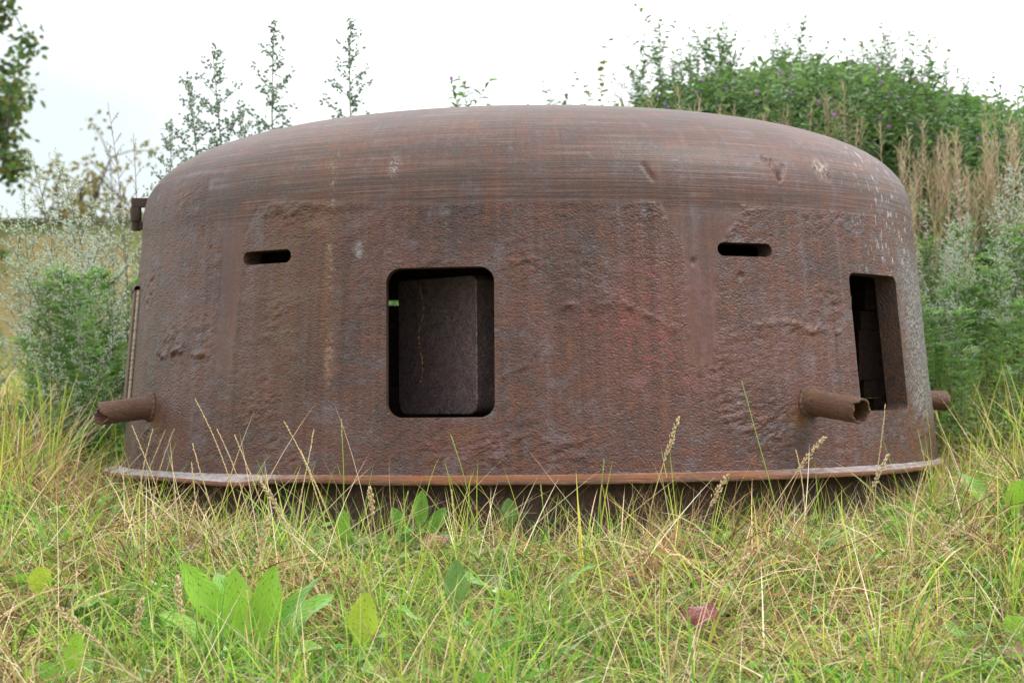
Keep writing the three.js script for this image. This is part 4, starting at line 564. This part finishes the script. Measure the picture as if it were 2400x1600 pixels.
{ const R = rngOf(61); for (let i = 0; i < 14; i++) { const x = -1.33 - R() * 0.32, z = -0.35 - R() * 0.9; plantAt('mugwort_shoot', MUG_LEAF[i % 2], 'leafy green mugwort shoot at the foot of the leaning clump' + (x > -1.5 ? ', near the cupola' : ', toward the wall') + (z < -0.75 ? ', farther back' : ''), 'mugwort', 'leafy shoots left of the cupola', [x, z], [x - 0.12 * R(), groundY(x, z) + 0.42 + 0.36 * R(), z + 0.1 * (R() - 0.5)], R() * 6); } }
// dense silvery clump right of the cupola
{ const R = rngOf(62); for (let i = 0; i < 30; i++) { const u = i / 29, x = 1.36 + 0.85 * R(), z = -0.45 - 1.15 * R() - (x < 1.45 ? 0.25 : 0), y = 0.70 + 0.24 * ss(1.35, 1.8, x) + 0.20 * R() + 0.08 * ss(-0.6, -1.4, z); plantAt('mugwort_plant', MUG_R[i % 3], (i % 3 === 1 ? 'buff' : 'silvery') + ' flowered mugwort ' + (x < 1.6 ? 'close to the right flank of the cupola' : x < 1.9 ? 'in the middle of the right clump' : 'at the right edge of the view') + (z < -1.1 ? ', farther back' : ''), 'mugwort', i % 3 === 1 ? 'buff mugwort right of the cupola' : 'silvery mugwort right of the cupola', [x, z], [x + 0.1 * (R() - 0.4), y, z], R() * 6); }
  for (let i = 0; i < 26; i++) { const x = 1.32 + 0.75 * R(), z = -0.05 - 0.9 * R(); plantAt('mugwort_shoot', MUG_LEAF[i % 2], 'fresh green feathery mugwort shoot ' + (x < 1.55 ? 'beside the right flank of the cupola' : x < 1.8 ? 'before the right mugwort clump' : 'at the right edge of the view') + (z < -0.5 ? ', farther back' : ''), 'mugwort', 'leafy shoots right of the cupola', [x, z], [x + 0.08 * (R() - 0.3), groundY(x, z) + 0.34 + 0.3 * R(), z], R() * 6); } }
// dry reddish stalk top left, with almost bare twigs
function bareStalk(seed, col, n, len) { const R = rngOf(seed), st = new Mesher(), bd = new Mesher(), pts = []; for (let i = 0; i <= 10; i++) { const t = i / 10; pts.push(V(0.02 * Math.sin(t * 4 + seed), t, 0.015 * Math.sin(t * 3))); } const C = new THREE.CatmullRomCurve3(pts); st.tube(pts, 0.0032, 0.0008, col, 4); for (let b = 0; b < n; b++) { const t = 0.5 + 0.48 * b / n, p = C.getPoint(t), L = len * (1.1 - t) * 2 * (0.5 + R()), d = dirOf(b * 2.4, 0.85), e = p.clone().addScaledVector(d, L); st.tube([p, p.clone().lerp(e, 0.5).add(V(0, 0.004, 0)), e], 0.001, 0.0005, col, 3); for (let k = 0; k < 5; k++) bd.bead(p.clone().lerp(e, 0.3 + 0.7 * R()).add(V(R() - 0.5, R() - 0.5, R() - 0.5).multiplyScalar(0.006)), dirOf(R() * 6, 1), 0.0016, 0.006, vary(R, col)); } return proto([['stem', st.build(), M_solid], ['seed_heads', bd.build(), M_solid]]); }
const BARE = [bareStalk(5, [0.20, 0.14, 0.13], 26, 0.10), bareStalk(6, [0.24, 0.17, 0.15], 18, 0.08)];
plantAt('bare_weed_stalk', BARE[0], 'thin reddish grey bare weed stalk against the sky at the upper left', 'weed', null, [-1.40, -1.1], [-1.517, 1.42, -1.2], 1);
plantAt('bare_weed_stalk', BARE[1], 'faint bare weed stalk just right of the reddish grey one', 'weed', null, [-1.38, -1.15], [-1.43, 1.31, -1.25], 2);
// creeping thistle and leafy herbs on the bank
function herb(seed, { leaves = 170, lw = 0.016, ll = 0.062, flowers = 5, cols = [[0.10, 0.22, 0.05], [0.15, 0.29, 0.06], [0.07, 0.16, 0.04], [0.12, 0.20, 0.06]] } = {}) {
  const R = rngOf(seed), st = new Mesher(), lf = new Mesher(), bl = new Mesher(), axes = [], main = []; for (let i = 0; i <= 8; i++) { const t = i / 8; main.push(V(0.03 * Math.sin(t * 3 + seed), t, 0.03 * Math.sin(t * 2.4 + seed * 2))); } axes.push([main, 0.15, 1]);
  for (let b = 0; b < 6; b++) { const p = new THREE.CatmullRomCurve3(main).getPoint(0.45 + b * 0.085), d = dirOf(b * 2.4 + seed, 0.85), L = 0.16 + 0.16 * R(); axes.push([[p, p.clone().addScaledVector(d, L * 0.5).add(V(0, 0.01, 0)), p.clone().addScaledVector(d, L).add(V(0, 0.04, 0))], 0.1, 0.8]); }
  axes.forEach(([pts, from], ai) => { const C = new THREE.CatmullRomCurve3(pts); st.tube(pts, ai ? 0.0022 : 0.004, 0.001, [0.13, 0.16, 0.06], 4); const n = ai ? Math.round(leaves / 12) : Math.round(leaves / 2);
    for (let k = 0; k < n; k++) { const t = from + (1 - from) * k / n, p = C.getPoint(t); lf.blade(p, dirOf(k * 2.4 + R(), 0.1 + 0.7 * R()), ll * (0.6 + 0.6 * R()) * (1.15 - 0.45 * t), lw * (0.6 + 0.7 * R()), 0.7, vary(R, pick(R, cols), 0.2), 4, (R() - 0.5) * 1.4, 1); }
    if (ai < flowers && flowers) { const e = C.getPoint(1); bl.bead(e, V(0, 1, 0), 0.006, 0.016, [0.14, 0.2, 0.07]); const c = R() < 0.75 ? [0.50, 0.22, 0.56] : [0.4, 0.3, 0.24]; for (let k = 0; k < 14; k++) bl.blade(e.clone().add(V(0, 0.006, 0)), dirOf(k * 2.4, 0.7 + 0.7 * R()), 0.024, 0.007, 0.2, vary(R, c, 0.15), 2); } });
  return proto([['stem', st.build(), M_solid], ['leaves', lf.build(), M_leaf], ...(flowers ? [['thistle_heads', bl.build(), M_leaf]] : [])]);
}
const HERB = [herb(1), herb(2), herb(3, { flowers: 3 }), herb(4, { leaves: 190, lw: 0.02, flowers: 0 }), herb(5, { leaves: 200, lw: 0.022, ll: 0.05, flowers: 0, cols: [[0.10, 0.22, 0.06], [0.14, 0.27, 0.06]] }), herb(6, { leaves: 100, flowers: 6 })];
{ const R = rngOf(63), topAt = (x) => 1.52 + 0.50 * ss(0.30, 0.72, x) - 0.25 * ss(1.5, 2.4, x);
  for (let i = 0; i < 120; i++) { const row = i % 3, x = row === 0 ? 0.38 + 2.2 * R() : 0.15 + 2.3 * R(), z = row === 0 ? -2.9 - 0.7 * R() : row === 1 ? -2.45 - 0.5 * R() : -2.05 - 0.5 * R(), gy = groundY(x, z); let y = topAt(x) * (row === 0 ? 1 : 0.97) - (row === 2 ? 0.28 : row === 1 ? 0.14 : 0) + (R() - 0.6) * 0.16; y = Math.max(gy + 0.35, y); const k = Math.floor(R() * 6); const place = `${['on the crest', 'on the middle', 'at the foot'][row]} of the bank ${x < 0.75 ? 'at its left end' : x < 1.25 ? 'behind the right half of the dome' : x < 1.75 ? 'above the dome shoulder' : 'at the right edge'}`; plantAt(k === 3 || k === 4 ? 'leafy_herb' : 'thistle_plant', HERB[k], (k === 3 || k === 4 ? 'green leafy herb ' : 'purple headed thistle ') + place, k === 3 || k === 4 ? 'herb' : 'thistle', k === 3 || k === 4 ? 'herbs on the bank' : 'thistles on the bank', [x, z], [x + 0.1 * (R() - 0.5), y, z], R() * 6); }
  [[-0.217, 1.68, -2.5, 'small thistle top peeking over the middle of the dome'], [-0.13, 1.62, -2.55, 'low leafy tip just right of the thistle over the dome'], [0.12, 1.61, -2.5, 'small green tip over the dome right of its highest point'], [0.21, 1.62, -2.5, 'small pointed green tip beside the bank over the dome']].forEach(([x, y, z, l], i) => plantAt('thistle_plant', HERB[[0, 4, 3, 2][i]], l, 'thistle', null, [x, z], [x, y, z], i * 2));
  plantAt('olive_sapling', herb(9, { leaves: 70, lw: 0.03, ll: 0.05, flowers: 0, cols: [[0.26, 0.24, 0.06], [0.20, 0.24, 0.07]] }), 'olive yellow sapling top at the left end of the bank', 'sapling', null, [0.40, -2.6], [0.33, 1.80, -2.6], 1);
  [[0.60, 1.95], [0.66, 2.02], [0.52, 1.82]].forEach(([x, y], i) => plantAt('bare_weed_stalk', BARE[i % 2], 'dark bare twig rising at the left end of the bank', 'weed', 'bare twigs on the bank', [x - 0.1, -2.9], [x, y, -2.9], i)); }
// dry tan weeds between the bank and the mugwort
function dryWeed(seed) { const R = rngOf(seed), m = new Mesher(), w = new Mesher(); for (let s = 0; s < 3; s++) { const pts = [], lx = (R() - 0.5) * 0.18, lz = (R() - 0.5) * 0.14, h = 0.75 + 0.25 * R(), c = vary(R, [0.42, 0.31, 0.19]); for (let i = 0; i <= 7; i++) { const t = i / 7; pts.push(V(lx * t + 0.01 * Math.sin(t * 6 + s), h * t, lz * t)); } m.tube(pts, 0.0028, 0.0012, c, 4); const C = new THREE.CatmullRomCurve3(pts); for (let k = 0; k < 46; k++) { const t = 0.35 + 0.63 * k / 46, p = C.getPoint(t); w.blade(p, dirOf(k * 2.4 + R(), 0.75 + 0.5 * R()), 0.035 + 0.05 * R(), 0.0028 + 0.002 * R(), -0.2 + 0.9 * R(), vary(R, pick(R, [[0.62, 0.49, 0.33], [0.54, 0.42, 0.27], [0.42, 0.30, 0.18]])), 3, R()); } } return proto([['stems', m.build(), M_solid], ['dry_pods', w.build(), M_leaf]]); }
const DRY = [dryWeed(1), dryWeed(2), dryWeed(3), dryWeed(4)];
{ const R = rngOf(64); for (let i = 0; i < 80; i++) { const x = 1.42 + 0.9 * R(), z = -1.6 - 0.6 * R(), y = 1.28 + 0.24 * R() - 0.10 * ss(1.55, 1.42, x); plantAt('dry_weed', DRY[i % 4], 'dry straw coloured weed ' + (x < 1.65 ? 'just right of the dome' : x < 1.95 ? 'in the middle of the dry stand' : 'at the right edge of the view') + (z < -1.9 ? ', back row' : ', front row'), 'weed', 'dry weeds right of the dome', [x, z], [x + 0.06 * (R() - 0.5), y, z], R() * 6); }
  for (let i = 0; i < 22; i++) { const x = 0.45 + 0.95 * R(), z = -2.0 - 0.2 * R(); plantAt('dry_weed', DRY[i % 4], 'dry straw coloured weed in front of the green bank ' + (x < 0.75 ? 'at its left end' : x < 1.05 ? 'above the dome' : 'above the right shoulder'), 'weed', 'dry weeds above the dome', [x, z], [x, 1.48 + 0.18 * R(), z], R() * 6); } }
{ const P = [71, 72, 73].map((s) => tuft(s, 44, (m, r) => { const a = r() * 6.283, q = 0.12 * Math.sqrt(r()); m.blade(V(Math.cos(a) * q, r() * 0.30, Math.sin(a) * q), dirOf(r() * 6.283, (r() - 0.2)), 0.025 + r() * 0.03, 0.008 + r() * 0.011, 0.6, vary(r, pick(r, [[0.12, 0.25, 0.05], [0.17, 0.31, 0.06], [0.09, 0.19, 0.045]])), 4, r() * 2, 1); }));
  scatter('undergrowth', P, M_leaf, 3000, 112, (r) => { const x = -0.6 + r() * 4, z = -1.5 - r() * 3.2; return out(x, z, 1.6) ? [x, z, 1.1] : null; });
  scatter('undergrowth', P, M_leaf, 1500, 116, (r) => [0.25 + r() * 2.6, -2.35 - r() * 0.9, 1.1]);
  scatter('undergrowth', P, M_leaf, 420, 113, (r) => { const x = 1.3 + r() * 1.1, z = -1.6 + r() * 1.6; return out(x, z, 1.4) ? [x, z, 0.7] : null; });
  scatter('undergrowth', P, M_leaf, 220, 114, (r) => { const x = -1.3 - r() * 0.7, z = -1.5 + r() * 1.2; return out(x, z, 1.4) ? [x, z, 0.7] : null; }); }
console.log('weeds');

// ------------------------------------------------------------------ painted wall behind, trees beyond it
{
  const wall = thing('painted_wall', 'concrete panel wall painted in ochre and green camouflage behind the weeds', 'wall', -7.3, groundY(-5.2, -10.3) - 0.1, -10.3);
  const H = 1.93, W = 1.05, top = 1.835 - (groundY(-5.2, -10.3) - 0.1), rowH = top / 3;
  const camo = dataTexture(1024, 256, (u, v) => { const x = u * 8.4, y = v * 2, a = noise(x * 0.8 + 3, y * 1.0, 2) + 0.4 * noise(x * 2, y * 2, 5), b = noise(x * 0.7 + 20, y * 0.9 + 4, 6) + 0.35 * noise(x * 2.2, y * 2.2, 9), d = fbm(x * 3, y * 3, 3, 4), st = fbm(x * 5, y * 0.8, 7, 3); const ar = a - 0.9 * Math.exp(-(((x - 5.55) / 0.35) ** 2) - ((y - 1.0) / 0.55) ** 2) + 0.5 * ss(1.55, 1.75, y) + 0.35 * Math.exp(-(((x - 4.95) / 0.2) ** 2)) + 0.3 * ss(5.8, 6.0, x); let c = [0.60, 0.46, 0.20]; c = mix3(c, [0.34, 0.37, 0.13], ss(0.0, 0.06, ar)); c = mix3(c, [0.16, 0.16, 0.09], ss(0.34, 0.40, b) * 0.7); c = mix3(c, [0.36, 0.33, 0.22], clamp(d * 1.3)); c = mix3(c, [0.15, 0.14, 0.08], clamp(st * 1.2 - 0.1)); return c; }, true);
  const M_wall = new THREE.MeshStandardMaterial({ map: camo, roughness: 0.9, bumpMap: plateBump, bumpScale: 0.004 });
  for (let i = 0; i < 12; i++) for (let j = 0; j < 3; j++) { const g = new THREE.BoxGeometry(W - 0.012, rowH - 0.012, 0.09 - 0.006 * ((i + j) % 2)); const q = g.attributes.uv, p = g.attributes.position, cx = (i - 5.5) * W, cy = (j + 0.5) * rowH; for (let k = 0; k < q.count; k++) q.setXY(k, (p.getX(k) + cx + 2.1) / 8.4, (p.getY(k) + cy) / 2); g.translate(cx, cy, 0); part('panel', g, M_wall, wall); }
  part('core', new THREE.BoxGeometry(12.6, top - 0.01, 0.06).translate(0, top / 2, 0), new THREE.MeshStandardMaterial({ color: new THREE.Color().setRGB(0.16, 0.14, 0.10), roughness: 0.9 }), wall);
  part('coping', new THREE.BoxGeometry(12.64, 0.04, 0.14).translate(0, top + 0.02, 0), new THREE.MeshStandardMaterial({ color: new THREE.Color().setRGB(0.20, 0.20, 0.12), roughness: 0.95 }), wall);
}
function tree(name, label, x, z, seed, { trunkH, trunkR, limbs, leafN, leafL, cols, clump }) {
  const t = thing(name, label, 'tree', x, groundY(x, z) - 0.05, z), R = rngOf(seed), w = new Mesher(), lf = new Mesher(), bark = [0.09, 0.07, 0.055];
  w.tube([V(0, 0, 0), V(0.05, trunkH * 0.4, 0), V(0, trunkH, 0.05)], trunkR, trunkR * 0.5, bark, 8); part('trunk', w.build(), M_solid, t);
  const lm = new Mesher(), spots = [];
  for (const [sy, ex, ey, ez] of limbs) { const a = V(0, sy, 0), b = V(ex, ey, ez), mid = a.clone().lerp(b, 0.5).add(V((R() - 0.5) * 0.3, 0.25 * R(), (R() - 0.5) * 0.3)), C = new THREE.CatmullRomCurve3([a, mid, b]); lm.tube(C.getPoints(8), trunkR * 0.4, 0.008, bark, 5);
    for (let k = 0; k < 16; k++) { const p = C.getPoint(0.25 + 0.75 * R()), d = V(R() - 0.5, R() - 0.45, R() - 0.5).normalize(), L = 0.25 + 0.45 * R(), e = p.clone().addScaledVector(d, L); lm.tube([p, p.clone().lerp(e, 0.5).add(V(0, 0.03, 0)), e], 0.008, 0.003, bark, 3); spots.push([p.clone().lerp(e, 0.7), e]); } spots.push([mid, b]); }
  part('limbs', lm.build(), M_solid, t);
  for (let i = 0; i < leafN; i++) { const [p, e] = spots[Math.floor(R() * spots.length)], q = p.clone().lerp(e, R()).add(V(R() + R() - 1, R() + R() - 1, R() + R() - 1).multiplyScalar(clump)); lf.blade(q, dirOf(R() * 6.28, R() * 1.6 - 1.0), leafL * (0.6 + 0.7 * R()), leafL * 0.62, 0.6, vary(R, pick(R, cols), 0.2), 4, R() * 3, 1); }
  part('crown', lf.build(), M_leaf, t); return t;
}
{ const limbs = [], R = rngOf(8); for (let k = 0; k < 26; k++) { const a = R() * 6.28, h = 2.2 + R() * 3.2; limbs.push([1.5 + R() * 1.5, Math.cos(a) * (1.0 + 0.8 * R()), h, Math.sin(a) * 1.6]); } for (let k = 0; k < 22; k++) limbs.push([1.8 + 0.8 * R(), 1.5 + 0.6 * R(), 2.05 + 1.7 * R(), (R() - 0.5) * 1.2]); limbs.push([1.8, 2.15, 2.25, 0.2], [1.8, 2.2, 2.0, 0.3], [1.5, 1.75, 1.45, 0.2], [1.5, 1.7, 1.5, -0.2], [1.5, 1.6, 1.6, 0.1]);
  tree('leafy_tree', 'green leafy tree crown hanging in at the left edge of the view', -5.80, -8.2, 81, { trunkH: 4.6, trunkR: 0.16, limbs, leafN: 60000, leafL: 0.062, cols: [[0.10, 0.19, 0.04], [0.14, 0.23, 0.05], [0.20, 0.20, 0.05], [0.08, 0.16, 0.04]], clump: 0.13 }); }
{ const limbs = []; for (const [x, y, z] of [[0.1, 2.45, 0], [0.45, 2.2, 0.1], [-0.45, 2.25, 0], [-0.75, 1.85, 0.2], [0.75, 1.9, -0.1], [0.3, 2.6, 0.1], [-0.2, 2.35, 0.2], [0.5, 1.6, 0.3], [-0.5, 1.5, 0.3]]) limbs.push([0.6 + Math.abs(x) * 0.2, x, y, z]);
  tree('olive_leaved_tree', 'small thin tree with olive yellow leaves beyond the painted wall', -4.15, -12.6, 82, { trunkH: 2.3, trunkR: 0.05, limbs, leafN: 3000, leafL: 0.06, cols: [[0.26, 0.23, 0.06], [0.22, 0.22, 0.06], [0.30, 0.23, 0.07]], clump: 0.16 }); }
renderer.render(scene, camera);
